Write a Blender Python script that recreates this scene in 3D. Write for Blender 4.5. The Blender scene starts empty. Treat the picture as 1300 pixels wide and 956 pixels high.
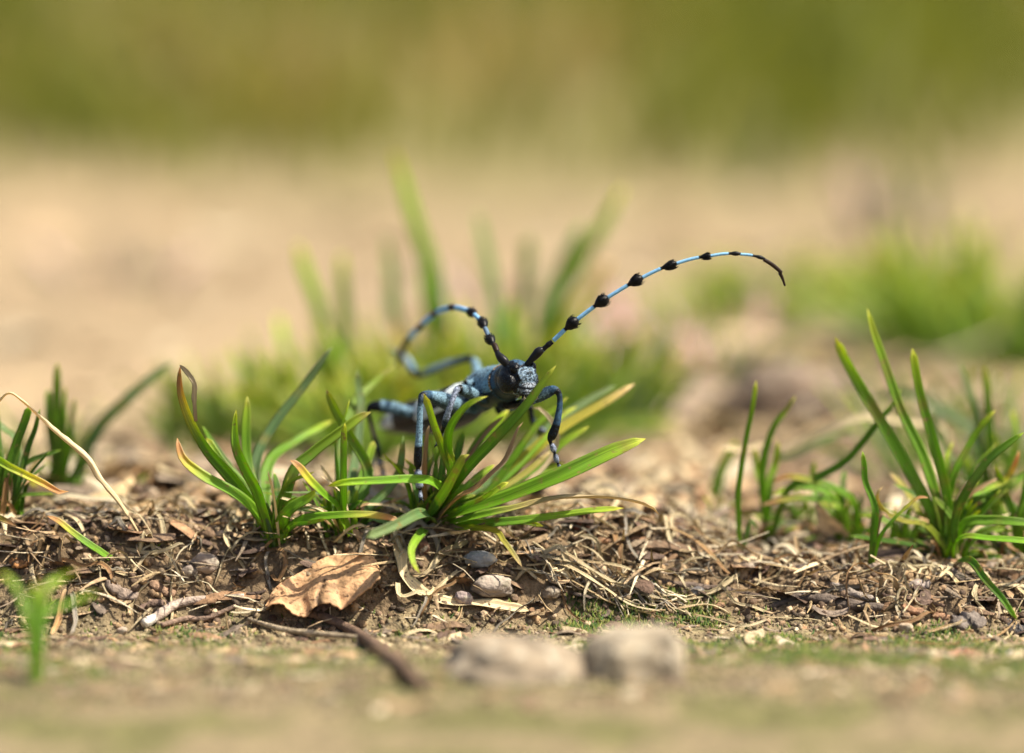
import bpy, math, random
import numpy as np
from mathutils import Vector, Matrix, noise
from mathutils.kdtree import KDTree

# units: 1 Blender unit = 1 centimetre.  World y = 0 is the plane of sharp focus, 40 cm from the lens.
random.seed(7)
RS = np.random.RandomState(11)
SC = bpy.context.scene
COL = SC.collection

# ------------------------------------------------------------------ camera
FPX, CXP, CYP = 4800.0, 650.0, 478.0
PITCH = math.radians(8.27)
CAMZ = 8.0
cam_d = bpy.data.cameras.new('camera')
cam = bpy.data.objects.new('camera', cam_d)
COL.objects.link(cam)
cam.location = (0, -40, CAMZ)
cam.rotation_euler = (math.pi/2 - PITCH, 0, 0)
cam_d.sensor_width = 36
cam_d.lens = 36*FPX/1300
cam_d.clip_start = 1.0
cam_d.clip_end = 20000
cam_d.dof.use_dof = True
cam_d.dof.focus_distance = 40.3
cam_d.dof.aperture_fstop = cam_d.lens*1e-3/(2*0.78)
SC.camera = cam

# ------------------------------------------------------------------ daylight
SUN_EL, SUN_AZ = math.radians(56), math.radians(97)
w = bpy.data.worlds.new('World'); SC.world = w; w.use_nodes = True
nt = w.node_tree
sky = nt.nodes.new('ShaderNodeTexSky'); sky.sky_type = 'NISHITA'; sky.sun_disc = False
sky.air_density = .9; sky.dust_density = 4.0; sky.sun_elevation = SUN_EL; sky.sun_rotation = SUN_AZ
bg = nt.nodes['Background']; bg.inputs['Strength'].default_value = 0.085
nt.links.new(sky.outputs[0], bg.inputs['Color'])
sd = bpy.data.lights.new('sun', 'SUN'); sd.energy = 5.0; sd.angle = math.radians(0.9); sd.color = (1, .92, .77)
sun = bpy.data.objects.new('sun', sd); COL.objects.link(sun)
L = Vector((math.sin(SUN_AZ)*math.cos(SUN_EL), math.cos(SUN_AZ)*math.cos(SUN_EL), math.sin(SUN_EL)))
sun.rotation_euler = L.to_track_quat('Z', 'Y').to_euler(); sun.location = L*100
SC.view_settings.view_transform = 'Standard'; SC.view_settings.look = 'None'
SC.view_settings.gamma = 1; SC.view_settings.use_curve_mapping = False
SC.view_settings.exposure = 0.72
SC.render.engine = 'CYCLES'
SC.cycles.max_bounces = 6; SC.cycles.use_denoising = True

# ------------------------------------------------------------------ helpers
def P(px, py, D):
    """World point seen at photo position (px,py) at horizontal distance D (cm) from the lens."""
    x = (px-CXP)/FPX; y = -(py-CYP)/FPX
    cp, sp = math.cos(PITCH), math.sin(PITCH)
    d = (x, cp + y*sp, -sp + y*cp)
    k = D/d[1]
    return Vector((d[0]*k, -40 + D, CAMZ + d[2]*k))

def hash2(ix, iy, s):
    h = (ix.astype(np.int64)*374761393 + iy.astype(np.int64)*668265263 + s*974634777) & 0xffffffff
    h = ((h ^ (h >> 13))*1274126177) & 0xffffffff
    return ((h ^ (h >> 16)) & 0xffffff)/float(0xffffff)
def vn(x, y, s=0):
    x = np.asarray(x, float); y = np.asarray(y, float)
    ix = np.floor(x); iy = np.floor(y); fx = x-ix; fy = y-iy
    fx = fx*fx*(3-2*fx); fy = fy*fy*(3-2*fy)
    a = hash2(ix, iy, s); b = hash2(ix+1, iy, s); c = hash2(ix, iy+1, s); d = hash2(ix+1, iy+1, s)
    return (a*(1-fx)+b*fx)*(1-fy) + (c*(1-fx)+d*fx)*fy
def fbm(x, y, s=0, o=4):
    t = 0; a = .5; tot = 0
    for i in range(o):
        t = t + a*vn(x, y, s+i*17); tot += a; a *= .5; x = x*2.03+3.1; y = y*2.03+1.7
    return t/tot
def ss(a, b, x):
    t = np.clip((np.asarray(x, float)-a)/(b-a), 0, 1); return t*t*(3-2*t)

def ledge(x):
    x = np.asarray(x, float)
    return .5*(fbm(x*.9, x*0+8, 9, 3)-.5)+.25*(fbm(x*3.1, x*0+2, 12, 2)-.5)-.28*ss(.2, 1.2, x)*ss(3.6, 2.4, x)+.12*ss(2.6, 3.6, x)
def terrain(x, y, fine=True):
    x = np.asarray(x, float); y = np.asarray(y, float)
    crest = .52 - .50*ss(.9, 2.9, x) + .10*(fbm(x*.8, y*0+3, 5, 2)-.5)
    f = -.42
    wob = ledge(x)
    s1 = ss(-.90, .35, y+wob*.8); s2 = ss(.7, 8.5, y)
    f = f + .36*ss(-1.0, -5.2, y)
    h = f + (crest-f)*s1 + (0.03-crest)*s2
    near = ss(80, 20, np.abs(y))
    h = h + .10*(fbm(x*.7+9, y*.7, 3, 3)-.5)*near
    lit = ss(-1.1, -.4, y+wob)*ss(9, 2, y)
    if fine:
        h = h + (.09+.12*lit)*(fbm(x*3, y*3, 21, 4)-.5)*near
        h = h + (.03+.03*lit)*(fbm(x*16, y*16, 31, 2)-.5)*near
    far = ss(30, 80, y)
    h = h + far*1.2*(fbm(x*.04, y*.04, 44, 3)-.5)
    return h
def TZ(x, y): return float(terrain(x, y))
def G(px, py, up=0.0):
    """Point where the line of sight through (px,py) meets the ground."""
    lo = None
    Ds = np.concatenate([np.arange(30, 60, .04), np.arange(60, 400, 1.0)])
    x = (px-CXP)/FPX; y = -(py-CYP)/FPX
    cp, sp = math.cos(PITCH), math.sin(PITCH)
    k = Ds/(cp+y*sp)
    X = x*k; Z = CAMZ+(-sp+y*cp)*k
    below = Z <= terrain(X, Ds-40, False)+.01
    i = int(np.argmax(below)) if below.any() else len(Ds)-1
    return Vector((X[i], Ds[i]-40, TZ(X[i], Ds[i]-40)+up))

def cr(pts, n):
    """Catmull-Rom resample of a list of tuples (any length)."""
    a = np.array([tuple(p) for p in pts], float)
    if len(a) < 3:
        t = np.linspace(0, 1, n)[:, None]; return a[0]*(1-t)+a[-1]*t
    seg = np.linalg.norm(np.diff(a[:, :3], axis=0), axis=1); s = np.concatenate([[0], np.cumsum(seg)])
    e = np.vstack([2*a[0]-a[1], a, 2*a[-1]-a[-2]])
    out = []
    for u in np.linspace(0, s[-1], n):
        i = min(int(np.searchsorted(s, u, side='right'))-1, len(a)-2)
        t = (u-s[i])/max(seg[i], 1e-9)
        p0, p1, p2, p3 = e[i], e[i+1], e[i+2], e[i+3]
        out.append(.5*((2*p1)+(-p0+p2)*t+(2*p0-5*p1+4*p2-p3)*t*t+(-p0+3*p1-3*p2+p3)*t**3))
    return np.array(out)

def mesh_obj(name, V, F, C, mat, parent=None, smooth=True, UV=None, T=None):
    """ONE mesh object from arrays. V (n,3), F list or (m,k) array, C (n,4) vertex colours."""
    me = bpy.data.meshes.new(name)
    V = np.asarray(V, np.float32)
    if isinstance(F, np.ndarray):
        m, k = F.shape
        me.vertices.add(len(V)); me.vertices.foreach_set('co', V.ravel())
        me.loops.add(m*k); me.loops.foreach_set('vertex_index', F.ravel().astype(np.int32))
        me.polygons.add(m); me.polygons.foreach_set('loop_start', np.arange(0, m*k, k, dtype=np.int32))
        me.update(calc_edges=True)
    else:
        me.from_pydata([tuple(v) for v in V], [], F)
    if C is not None:
        C = np.asarray(C, np.float32)
        if C.ndim == 1: C = np.tile(C, (len(V), 1))
        at = me.color_attributes.new('Col', 'FLOAT_COLOR', 'POINT'); at.data.foreach_set('color', C.ravel())
    if UV is not None:
        uv = me.uv_layers.new(name='UVMap')
        li = np.zeros(len(me.loops), np.int32); me.loops.foreach_get('vertex_index', li)
        uv.data.foreach_set('uv', np.asarray(UV, np.float32)[li].ravel())
    if smooth: me.polygons.foreach_set('use_smooth', np.ones(len(me.polygons), bool))
    me.materials.append(mat)
    o = bpy.data.objects.new(name, me); COL.objects.link(o)
    if parent is not None: o.parent = parent; o.matrix_parent_inverse = Matrix.Translation(-parent.matrix_world.translation) if False else Matrix()
    return o

GROUPS = {'grass tuft': 'grass tufts growing on the dry soil', 'pebble': 'pebbles lying in the litter', 'bark': 'bark flakes in the litter', 'dead grass': 'dead grass straps in the litter',
          'straw': 'straw strands of the fibre bundle', 'stick': 'sticks lying on the soil', 'leaf': 'dead leaf pieces in the litter', 'stone': 'blurred foreground stones', 'rock': 'blurred background rocks', 'twig': 'dark dry twigs', 'grass stem': 'dead grass stems'}
def tag(o, label, cat, group=None):
    o['label'] = label; o['category'] = cat; group = group or GROUPS.get(cat)
    if group: o['group'] = group
    return o
def recentre(o, loc):
    """put the origin of a mesh object at loc without moving its shape"""
    o.data.transform(Matrix.Translation(-Vector(loc))); o.location = loc
def thing(name, label, cat, loc, group=None):
    o = bpy.data.objects.new(name, None); COL.objects.link(o); o.location = loc; o.empty_display_size = .2
    o['origin'] = list(loc)
    return tag(o, label, cat, group)
def child_fix(o, root):
    """o's mesh is in world space: express it relative to its thing's base"""
    o.data.transform(Matrix.Translation(-Vector(root.location)))

# ------------------------------------------------------------------ materials
def N(nt, t, **kw):
    n = nt.nodes.new(t)
    for k, v in kw.items(): setattr(n, k, v)
    return n
def vcol_mat(name, rough=.6, spec=.4, var=.25, vscale=8.0, bump=.3, bscale=20.0, bdist=.02, transl=0.0,
             streak=False, spots=None, gloss_alpha=False, sheen=0.0, coat=0.0):
    m = bpy.data.materials.new(name); m.use_nodes = True; nt = m.node_tree
    b = nt.nodes['Principled BSDF']; out = nt.nodes['Material Output']
    at = N(nt, 'ShaderNodeAttribute', attribute_name='Col')
    tc = N(nt, 'ShaderNodeTexCoord')
    src = tc.outputs['UV'] if streak else tc.outputs['Object']
    mp = N(nt, 'ShaderNodeMapping'); nt.links.new(src, mp.inputs[0])
    oi = N(nt, 'ShaderNodeObjectInfo')
    cx = N(nt, 'ShaderNodeCombineXYZ'); mu = N(nt, 'ShaderNodeMath', operation='MULTIPLY'); mu.inputs[1].default_value = 37
    nt.links.new(oi.outputs['Random'], mu.inputs[0]); nt.links.new(mu.outputs[0], cx.inputs[0]); nt.links.new(cx.outputs[0], mp.inputs['Location'])
    if streak: mp.inputs['Scale'].default_value = (streak[0], streak[1], 1)
    n1 = N(nt, 'ShaderNodeTexNoise'); n1.inputs['Scale'].default_value = vscale; n1.inputs['Detail'].default_value = 5
    nt.links.new(mp.outputs[0], n1.inputs['Vector'])
    mr = N(nt, 'ShaderNodeMapRange'); mr.inputs[1].default_value = .3; mr.inputs[2].default_value = .7
    mr.inputs[3].default_value = 1-var; mr.inputs[4].default_value = 1+var
    nt.links.new(n1.outputs[0], mr.inputs[0])
    vm = N(nt, 'ShaderNodeVectorMath', operation='SCALE'); nt.links.new(at.outputs['Color'], vm.inputs[0]); nt.links.new(mr.outputs[0], vm.inputs['Scale'])
    col = vm.outputs[0]
    if spots:
        n3 = N(nt, 'ShaderNodeTexNoise'); n3.inputs['Scale'].default_value = spots[0]; n3.inputs['Detail'].default_value = 3
        nt.links.new(tc.outputs['Object'], n3.inputs['Vector'])
        r3 = N(nt, 'ShaderNodeMapRange'); r3.inputs[1].default_value = spots[1]; r3.inputs[2].default_value = spots[2]
        nt.links.new(n3.outputs[0], r3.inputs[0])
        mx = N(nt, 'ShaderNodeMix', data_type='RGBA'); mx.inputs['B'].default_value = spots[3]
        nt.links.new(r3.outputs[0], mx.inputs['Factor']); nt.links.new(col, mx.inputs['A']); col = mx.outputs['Result']
    nt.links.new(col, b.inputs['Base Color'])
    b.inputs['Roughness'].default_value = rough; b.inputs['Specular IOR Level'].default_value = spec
    b.inputs['Sheen Weight'].default_value = sheen; b.inputs['Coat Weight'].default_value = coat
    if gloss_alpha:
        rr = N(nt, 'ShaderNodeMapRange'); rr.inputs[3].default_value = .85; rr.inputs[4].default_value = .25
        nt.links.new(at.outputs['Alpha'], rr.inputs[0]); nt.links.new(rr.outputs[0], b.inputs['Roughness'])
    n2 = N(nt, 'ShaderNodeTexNoise'); n2.inputs['Scale'].default_value = bscale; n2.inputs['Detail'].default_value = 4
    nt.links.new(mp.outputs[0] if streak else tc.outputs['Object'], n2.inputs['Vector'])
    bp = N(nt, 'ShaderNodeBump'); bp.inputs['Strength'].default_value = bump; bp.inputs['Distance'].default_value = bdist
    nt.links.new(n2.outputs[0], bp.inputs['Height']); nt.links.new(bp.outputs[0], b.inputs['Normal'])
    if transl > 0:
        tr = N(nt, 'ShaderNodeBsdfTranslucent'); ms = N(nt, 'ShaderNodeMixShader'); ms.inputs[0].default_value = transl
        g = N(nt, 'ShaderNodeVectorMath', operation='MULTIPLY'); g.inputs[1].default_value = (1.5, 1.35, .65)
        nt.links.new(col, g.inputs[0]); nt.links.new(g.outputs[0], tr.inputs['Color'])
        nt.links.new(bp.outputs[0], tr.inputs['Normal'])
        nt.links.new(b.outputs[0], ms.inputs[1]); nt.links.new(tr.outputs[0], ms.inputs[2]); nt.links.new(ms.outputs[0], out.inputs['Surface'])
    return m

M_GRASS = vcol_mat('grass_blade', rough=.42, spec=.5, var=.38, vscale=3.0, bump=.55, bscale=2.6, bdist=.02, transl=.5, streak=(9.0, 1.1),
                   spots=(12, .62, .74, (.36, .30, .09, 1)))
M_FARGRASS = vcol_mat('meadow_grass', rough=.6, spec=.25, var=.15, transl=.35)
M_STRAW = vcol_mat('dry_straw', rough=.55, spec=.35, var=.38, vscale=3.0, bump=.7, bscale=3.0, bdist=.02, transl=.15, streak=(7.0, 1.5))
M_CHIP = vcol_mat('bark_and_leaf_bits', rough=.8, spec=.25, var=.45, vscale=14, bump=.8, bscale=30, bdist=.03)
M_STONE = vcol_mat('weathered_stone', rough=.85, spec=.25, var=.65, vscale=2.6, bump=.6, bscale=22, bdist=.03, spots=(9, .56, .68, (.5, .44, .34, 1)))
M_LEAF = vcol_mat('dry_brown_leaf', rough=.62, spec=.35, var=.28, vscale=5, bump=.8, bscale=16, bdist=.03, transl=.12, spots=(14, .60, .70, (.13, .065, .03, 1)))
M_MOSS = vcol_mat('moss', rough=.7, spec=.2, var=.3, transl=.25)
M_BODY = vcol_mat('beetle_velvet', rough=.6, spec=.22, var=.55, vscale=45, bump=.6, bscale=60, bdist=.015, gloss_alpha=True, spots=(75, .56, .66, (.02, .035, .05, 1)))
M_CHITIN = vcol_mat('beetle_chitin', rough=.5, spec=.17, var=.2, vscale=30, bump=.3, bscale=80, bdist=.006, gloss_alpha=True)

def ground_mat():
    m = bpy.data.materials.new('dry_soil'); m.use_nodes = True; nt = m.node_tree; b = nt.nodes['Principled BSDF']
    at = N(nt, 'ShaderNodeAttribute', attribute_name='Col'); tc = N(nt, 'ShaderNodeTexCoord')
    n1 = N(nt, 'ShaderNodeTexNoise'); n1.inputs['Scale'].default_value = 9; n1.inputs['Detail'].default_value = 8; n1.inputs['Roughness'].default_value = .7
    nt.links.new(tc.outputs['Object'], n1.inputs['Vector'])
    mr = N(nt, 'ShaderNodeMapRange'); mr.inputs[1].default_value = .3; mr.inputs[2].default_value = .72; mr.inputs[3].default_value = .55; mr.inputs[4].default_value = 1.4
    nt.links.new(n1.outputs[0], mr.inputs[0])
    vm = N(nt, 'ShaderNodeVectorMath', operation='SCALE'); nt.links.new(at.outputs['Color'], vm.inputs[0]); nt.links.new(mr.outputs[0], vm.inputs['Scale'])
    v = N(nt, 'ShaderNodeTexVoronoi'); v.inputs['Scale'].default_value = 24
    nt.links.new(tc.outputs['Object'], v.inputs['Vector'])
    hs = N(nt, 'ShaderNodeHueSaturation')
    mr2 = N(nt, 'ShaderNodeMapRange'); mr2.inputs[3].default_value = .72; mr2.inputs[4].default_value = 1.3
    nt.links.new(v.outputs['Color'], mr2.inputs[0]); nt.links.new(mr2.outputs[0], hs.inputs['Value']); nt.links.new(vm.outputs[0], hs.inputs['Color'])
    nt.links.new(hs.outputs[0], b.inputs['Base Color'])
    b.inputs['Roughness'].default_value = .92; b.inputs['Specular IOR Level'].default_value = .2
    n2 = N(nt, 'ShaderNodeTexNoise'); n2.inputs['Scale'].default_value = 28; n2.inputs['Detail'].default_value = 6
    nt.links.new(tc.outputs['Object'], n2.inputs['Vector'])
    bp = N(nt, 'ShaderNodeBump'); bp.inputs['Strength'].default_value = .9; bp.inputs['Distance'].default_value = .04
    nt.links.new(n2.outputs[0], bp.inputs['Height']); nt.links.new(bp.outputs[0], b.inputs['Normal'])
    return m
M_GROUND = ground_mat()

# ------------------------------------------------------------------ ground sheet out to the horizon
def axis(core_lo, core_hi, step, reach, grow=1.12):
    c = list(np.arange(core_lo, core_hi+step/2, step)); s = step; hi = [core_hi]
    while hi[-1] < reach: s *= grow; hi.append(hi[-1]+s)
    s = step; lo = [core_lo]
    while lo[-1] > -reach: s *= grow; lo.append(lo[-1]-s)
    return np.array(lo[:0:-1]+c+hi[1:])
gx = axis(-6.5, 6.5, .034, 6000, 1.14); gy = axis(-2.4, 1.6, .024, 6000, 1.05)
X, Y = np.meshgrid(gx, gy); Z = terrain(X, Y)
nx, ny = len(gx), len(gy)
idx = np.arange(nx*ny).reshape(ny, nx)
F = np.stack([idx[:-1, :-1], idx[:-1, 1:], idx[1:, 1:], idx[1:, :-1]], -1).reshape(-1, 4)
def mixc(a, b, t): return a*(1-t[..., None])+b*t[..., None]
def arr(*c): return np.array(c, float)
def ground_colour(X, Y):
    wob = ledge(X)
    front = arr(.255, .20, .115); moss = arr(.135, .135, .045); lit = arr(.20, .14, .082); path = arr(.355, .265, .16)
    c = np.broadcast_to(front, X.shape+(3,)).copy()
    m = ss(.42, .60, fbm(X*1.1, Y*2.0, 61, 4))
    c = mixc(c, moss, m*.8)
    c = mixc(c, lit*(1+.9*(fbm(X*4, Y*4, 71, 3)[..., None]-.5)), ss(-.85, -.35, Y+wob+.4*(fbm(X*3, Y*3, 77, 2)-.5)))
    c = mixc(c, path*.72, ss(1.6, 5.0, Y))
    c = mixc(c, path*(.75+.5*fbm(X*.15, Y*.1, 81, 3)[..., None]), ss(5, 14, Y))
    c = mixc(c, path*(.6+.8*fbm(X*.05+4, Y*.03, 83, 3)[..., None]), ss(12, 30, Y))
    c = mixc(c, arr(.22, .20, .075), ss(36, 78, Y+50*(fbm(X*.05, Y*.02, 92, 2)-.5)+16*(fbm(X*.07, Y*.03, 91, 2)-.5)))
    return c
C = np.concatenate([ground_colour(X, Y), np.ones(X.shape+(1,))], -1).reshape(-1, 4)
ground = mesh_obj('ground', np.stack([X, Y, Z], -1).reshape(-1, 3), F, C, M_GROUND)
ground['kind'] = 'structure'

# ------------------------------------------------------------------ blades, stems, stones
GREEN = (.145, .285, .016); DEEP = (.085, .19, .016); BLUEG = (.125, .225, .045); LIME = (.29, .41, .03); YEL = (.42, .42, .06)
STRAW = (.66, .54, .33); TAN = (.46, .32, .17); BROWN = (.34, .19, .085); RUST = (.38, .22, .09); DARK = (.10, .065, .04); GREYB = (.30, .26, .21)
def hx(c, s=1.0): return np.array(c)*s

def ribbon(pts3, wid, cols, roll=0.0, fold=.3, thick=.10, hint=(0, -.85, .55), n=24, curl=0.0, noise_w=0.0, twist=0.0, seed=0):
    """pts3: world points base->tip, wid: width per sample (n,), cols (n,3). Closed V-folded strap with real thickness."""
    c = cr(pts3, n)[:, :3]
    T = np.gradient(c, axis=0); T /= np.linalg.norm(T, axis=1)[:, None]+1e-9
    H = np.array(hint, float)
    V = []; Cc = []; UV = []
    S = np.linspace(-1, 1, 7)
    r = np.random.RandomState(seed)
    ph = r.rand()*10
    for i in range(n):
        b = np.cross(T[i], H); l = np.linalg.norm(b)
        b = b/l if l > .05 else np.array([1., 0, 0])
        nn = np.cross(b, T[i])
        a = roll + twist*(i/(n-1)) + .15*math.sin(ph+i*.35)
        B = b*math.cos(a)+nn*math.sin(a); Nn = nn*math.cos(a)-b*math.sin(a)
        wv = wid[i]*.5*(1+noise_w*(r.rand()-.5))
        for s in S:
            off = B*s*wv*(1-curl*abs(s)*.5) + Nn*(fold*abs(s)**1.3*wv)
            V.append(c[i]+off); UV.append((s*.5+.5, i/(n-1)))
            k = 1.0+.22*(1-abs(s))**4
            ed = cols[i]*k if abs(s) < .9 else cols[i]*.72+np.array((.36, .38, .12))*.28
            Cc.append(tuple(ed)+(1,))
        for s in S[-2:0:-1]:
            off = B*s*wv*(1-curl*abs(s)*.5)+Nn*(fold*abs(s)**1.3*wv - thick*wv*(1.15-abs(s)))
            V.append(c[i]+off); UV.append((s*.5+.5, i/(n-1))); Cc.append(tuple(cols[i]*1.05)+(1,))
    k = len(S)+len(S)-2
    Fq = []
    for i in range(n-1):
        for j in range(k):
            a0 = i*k+j; a1 = i*k+(j+1) % k
            Fq.append((a0, a1, a1+k, a0+k))
    Fq.append(tuple(range(k))[::-1]); Fq.append(tuple(range((n-1)*k, n*k)))
    return V, Fq, Cc, UV

def wprof(n, w, blunt=.16, base=.7):
    t = np.linspace(0, 1, n)
    p = base+(1-base)*np.clip(t/.35, 0, 1)
    e = np.clip((1-t)/blunt, 0, 1); p = p*np.sqrt(np.clip(1-(1-e)**2, 0, 1))*.97+.03*p
    taper = 1-.25*np.clip((t-.4)/.6, 0, 1)
    return w*p*taper

def ramp(n, stops):
    t = np.linspace(0, 1, n); ts = [s[0] for s in stops]
    return np.stack([np.interp(t, ts, [s[1][k] for s in stops]) for k in range(3)], -1)

KINDS = {
 'g': [(0, LIME), (.12, GREEN), (.75, GREEN), (.93, LIME), (1, YEL)],
 'd': [(0, DEEP), (.8, DEEP), (.95, GREEN), (1, LIME)],
 'l': [(0, GREEN), (.4, (.13, .27, .03)), (.9, LIME), (1, YEL)],
 'p': [(0, BLUEG), (.5, (.12, .22, .08)), (1, (.22, .30, .12))],
 'y': [(0, GREEN), (.3, LIME), (.55, YEL), (.85, (.45, .42, .08)), (1, STRAW)],
 't': [(0, LIME), (.2, GREEN), (.6, GREEN), (.8, YEL), (.92, RUST), (1, TAN)],
 'b': [(0, TAN), (.3, RUST), (.6, BROWN), (1, TAN)],
 'h': [(0, GREEN), (.30, GREEN), (.42, (.38, .34, .10)), (.5, (.42, .31, .15)), (.7, (.46, .35, .21)), (1, STRAW)],
 's': [(0, TAN), (.4, STRAW), (1, STRAW)],
}
def blade(root, pts, w, kind='g', base=None, roll=None, fold=None, tw=0.0, name='blade', mat=None, nw=0.0, n=24, blunt=.16, gain=1.0, hint=(0, -.85, .55), label=None):
    """pts: tip first (photo px, py, distance cm)."""
    world = [P(*p) for p in pts][::-1]
    if base is not None:
        b = Vector(base); b = b - Vector((0, 0, .03)); world = [b]+world
    D = pts[0][2]; wc = w/FPX*D
    if roll is None: roll = random.uniform(-.5, .5)
    if fold is None: fold = random.uniform(.2, .5)
    j = random.uniform(.85, 1.2)*gain*(1.0 if kind in 'bsy' else 1.35)
    if kind in 'gdlp' and random.random() < .3: blunt = random.choice((.05, .3))
    cols = ramp(n, KINDS[kind])*j
    if kind in 'gdlp':
        f_ = random.random(); ph_ = random.random()*9
        for i_ in range(n):
            a_ = max(0, noise.noise(Vector((i_*.5, ph_, f_)))*1.6-.35); cols[i_] = cols[i_]*(1-min(.6, a_))+np.array((.34, .28, .07))*min(.6, a_)
    wp = wprof(n, wc*1.12, blunt)
    if kind in 'bhs' or nw: wp = wp*(1+.35*(np.array([noise.noise(Vector((i*.4, w, j*9))) for i in range(n)])))
    V, Fq, Cc, UV = ribbon([tuple(p) for p in world], wp, cols, roll, fold, twist=tw, n=n, hint=hint, seed=int(random.random()*1e6))
    o = mesh_obj(name, V, Fq, Cc, mat or (M_STRAW if kind in 'bsh' else M_GRASS), root, UV=UV)
    if root is not None: child_fix(o, root)
    if label: o['label'] = label
    return o

def tubev(pts, radii, cols, sides=10, caps=True, alpha=0.0):
    c = np.array([tuple(p) for p in pts], float); n = len(c)
    T = np.gradient(c, axis=0); T /= np.linalg.norm(T, axis=1)[:, None]+1e-9
    V = []; Cc = []; u = None
    for i in range(n):
        if u is None:
            u = np.cross(T[i], (0, 0, 1.0));
            if np.linalg.norm(u) < .1: u = np.cross(T[i], (1.0, 0, 0))
        u = u - T[i]*np.dot(u, T[i]); u /= np.linalg.norm(u); v = np.cross(T[i], u)
        for k in range(sides):
            a = 2*math.pi*k/sides
            V.append(c[i]+(u*math.cos(a)+v*math.sin(a))*radii[i]); Cc.append(tuple(cols[i][:3])+((cols[i][3] if len(cols[i]) > 3 else alpha),))
    Fq = [(i*sides+k, i*sides+(k+1) % sides, (i+1)*sides+(k+1) % sides, (i+1)*sides+k) for i in range(n-1) for k in range(sides)]
    if caps: Fq += [tuple(range(sides))[::-1], tuple(range((n-1)*sides, n*sides))]
    return V, Fq, Cc

ICO = None
def ico_arrays(sub):
    import bmesh
    bm = bmesh.new(); bmesh.ops.create_icosphere(bm, subdivisions=sub, radius=1)
    v = np.array([tuple(x.co) for x in bm.verts]); f = np.array([[y.index for y in x.verts] for x in bm.faces]); bm.free()
    return v, f
ICO1 = ico_arrays(1); ICO2 = ico_arrays(2); ICO4 = ico_arrays(5)

def stone(name, loc, size, col, label, cat='stone', group=None, rough=.22, sub=ICO4, cut=None, seed=1, rz=0.0, mat=None, facet=2.2):
    v, f = sub; v = v.copy()
    out = []
    for p in v:
        q = Vector(p)
        q2 = q + Vector((seed*7.1, seed*3.3, seed*1.7))
        d = 1+rough*noise.fractal(q2*1.1, 1.0, 2.0, 3) + rough*.22*noise.noise(q2*6)+rough*.08*noise.noise(q2*19)
        p2 = np.sign(p)*np.abs(p)**(2/facet)
        p2 = p2/np.linalg.norm(p2)*(np.linalg.norm(p)) if facet == 2 else p2/max(1e-6, (np.sum(np.abs(p2)**facet))**(1/facet))
        out.append(np.array(p2)*d)
    v = np.array(out)*np.array(size)
    if cut is not None: v[:, 2] = np.minimum(v[:, 2], cut*size[2]+.06*size[2]*np.array([noise.noise(Vector(p*4)) for p in v]))
    c, s = math.cos(rz), math.sin(rz); v = v@np.array([[c, s, 0], [-s, c, 0], [0, 0, 1]])
    cc = np.tile(np.array(tuple(col)+(1,)), (len(v), 1))
    o = mesh_obj(name, v, f, cc, mat or M_STONE); o.location = loc
    return tag(o, label, cat, group)

# ------------------------------------------------------------------ THE BEETLE
BLUE = (.165, .28, .37, 0.0); PALE = (.28, .37, .40, 0.0); DBLUE = (.035, .085, .15, .2); BLK = (.004, .004, .005, 1.0)
NAVY = (.015, .030, .048, .6); LILAC = (.24, .28, .38, .2); GREY = (.12, .19, .27, .3); SKYB = (.22, .46, .72, .35); FACE = (.20, .29, .39, .5)
GOLD = (.45, .27, .09, .1)
HEAD = P(656, 479, 39.98)
beetle = thing('beetle', 'blue and black longhorn beetle with banded antennae climbing over grass blades', 'beetle', P(540, 668, 40.3))
BL = Vector(beetle.location)

pv, pf, pc = [], [], []
def add(V, Fq, Cc):
    k = len(pv); pv.extend([tuple(v) for v in V]); pc.extend([tuple(c) for c in Cc]); pf.extend([tuple(i+k for i in f) for f in Fq])

# trunk loft: px, py, D, half width, half height, colour
st = [(487, 541, 43.10, .03, .02, NAVY), (496, 539, 42.9, .13, .08, NAVY), (510, 537, 42.6, .21, .125, NAVY), (532, 533, 42.1, .29, .175, NAVY), (552, 528, 41.75, .32, .20, NAVY),
      (571, 521, 41.42, .32, .22, NAVY), (587, 513, 41.15, .285, .21, NAVY), (597, 507, 41.0, .215, .165, DBLUE), (604, 501.5, 40.9, .22, .185, PALE), (612, 496.5, 40.8, .25, .21, PALE),
      (621, 492, 40.7, .268, .22, BLUE), (630, 489, 40.58, .265, .215, BLUE), (638, 487, 40.45, .245, .21, BLUE), (643, 485.5, 40.37, .228, .205, BLUE), (644.5, 485, 40.35, .232, .206, GOLD), (645.5, 484.8, 40.33, .215, .195, BLK),
      (647, 484, 40.28, .205, .19, DBLUE), (649, 482.5, 40.2, .20, .185, DBLUE), (651, 481, 40.12, .19, .18, BLK), (653, 480, 40.02, .15, .14, BLK)]
cs = np.array([tuple(P(a[0], a[1], a[2]))+(a[3], a[4])+a[5] for a in st])
c = cr(cs, 140)
T = np.gradient(c[:, :3], axis=0); T /= np.linalg.norm(T, axis=1)[:, None]
V = []; Cc = []; K = 36
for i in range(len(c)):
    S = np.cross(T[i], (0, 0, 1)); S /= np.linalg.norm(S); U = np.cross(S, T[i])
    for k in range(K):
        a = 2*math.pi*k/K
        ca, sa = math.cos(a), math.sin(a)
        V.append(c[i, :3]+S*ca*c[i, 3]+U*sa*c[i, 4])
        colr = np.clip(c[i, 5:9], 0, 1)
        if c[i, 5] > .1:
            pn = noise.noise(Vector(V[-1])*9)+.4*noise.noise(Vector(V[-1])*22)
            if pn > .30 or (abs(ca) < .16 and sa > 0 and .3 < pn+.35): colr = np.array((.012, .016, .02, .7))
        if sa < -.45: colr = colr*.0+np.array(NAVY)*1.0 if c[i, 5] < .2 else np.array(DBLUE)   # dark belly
        Cc.append(tuple(colr))
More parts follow.
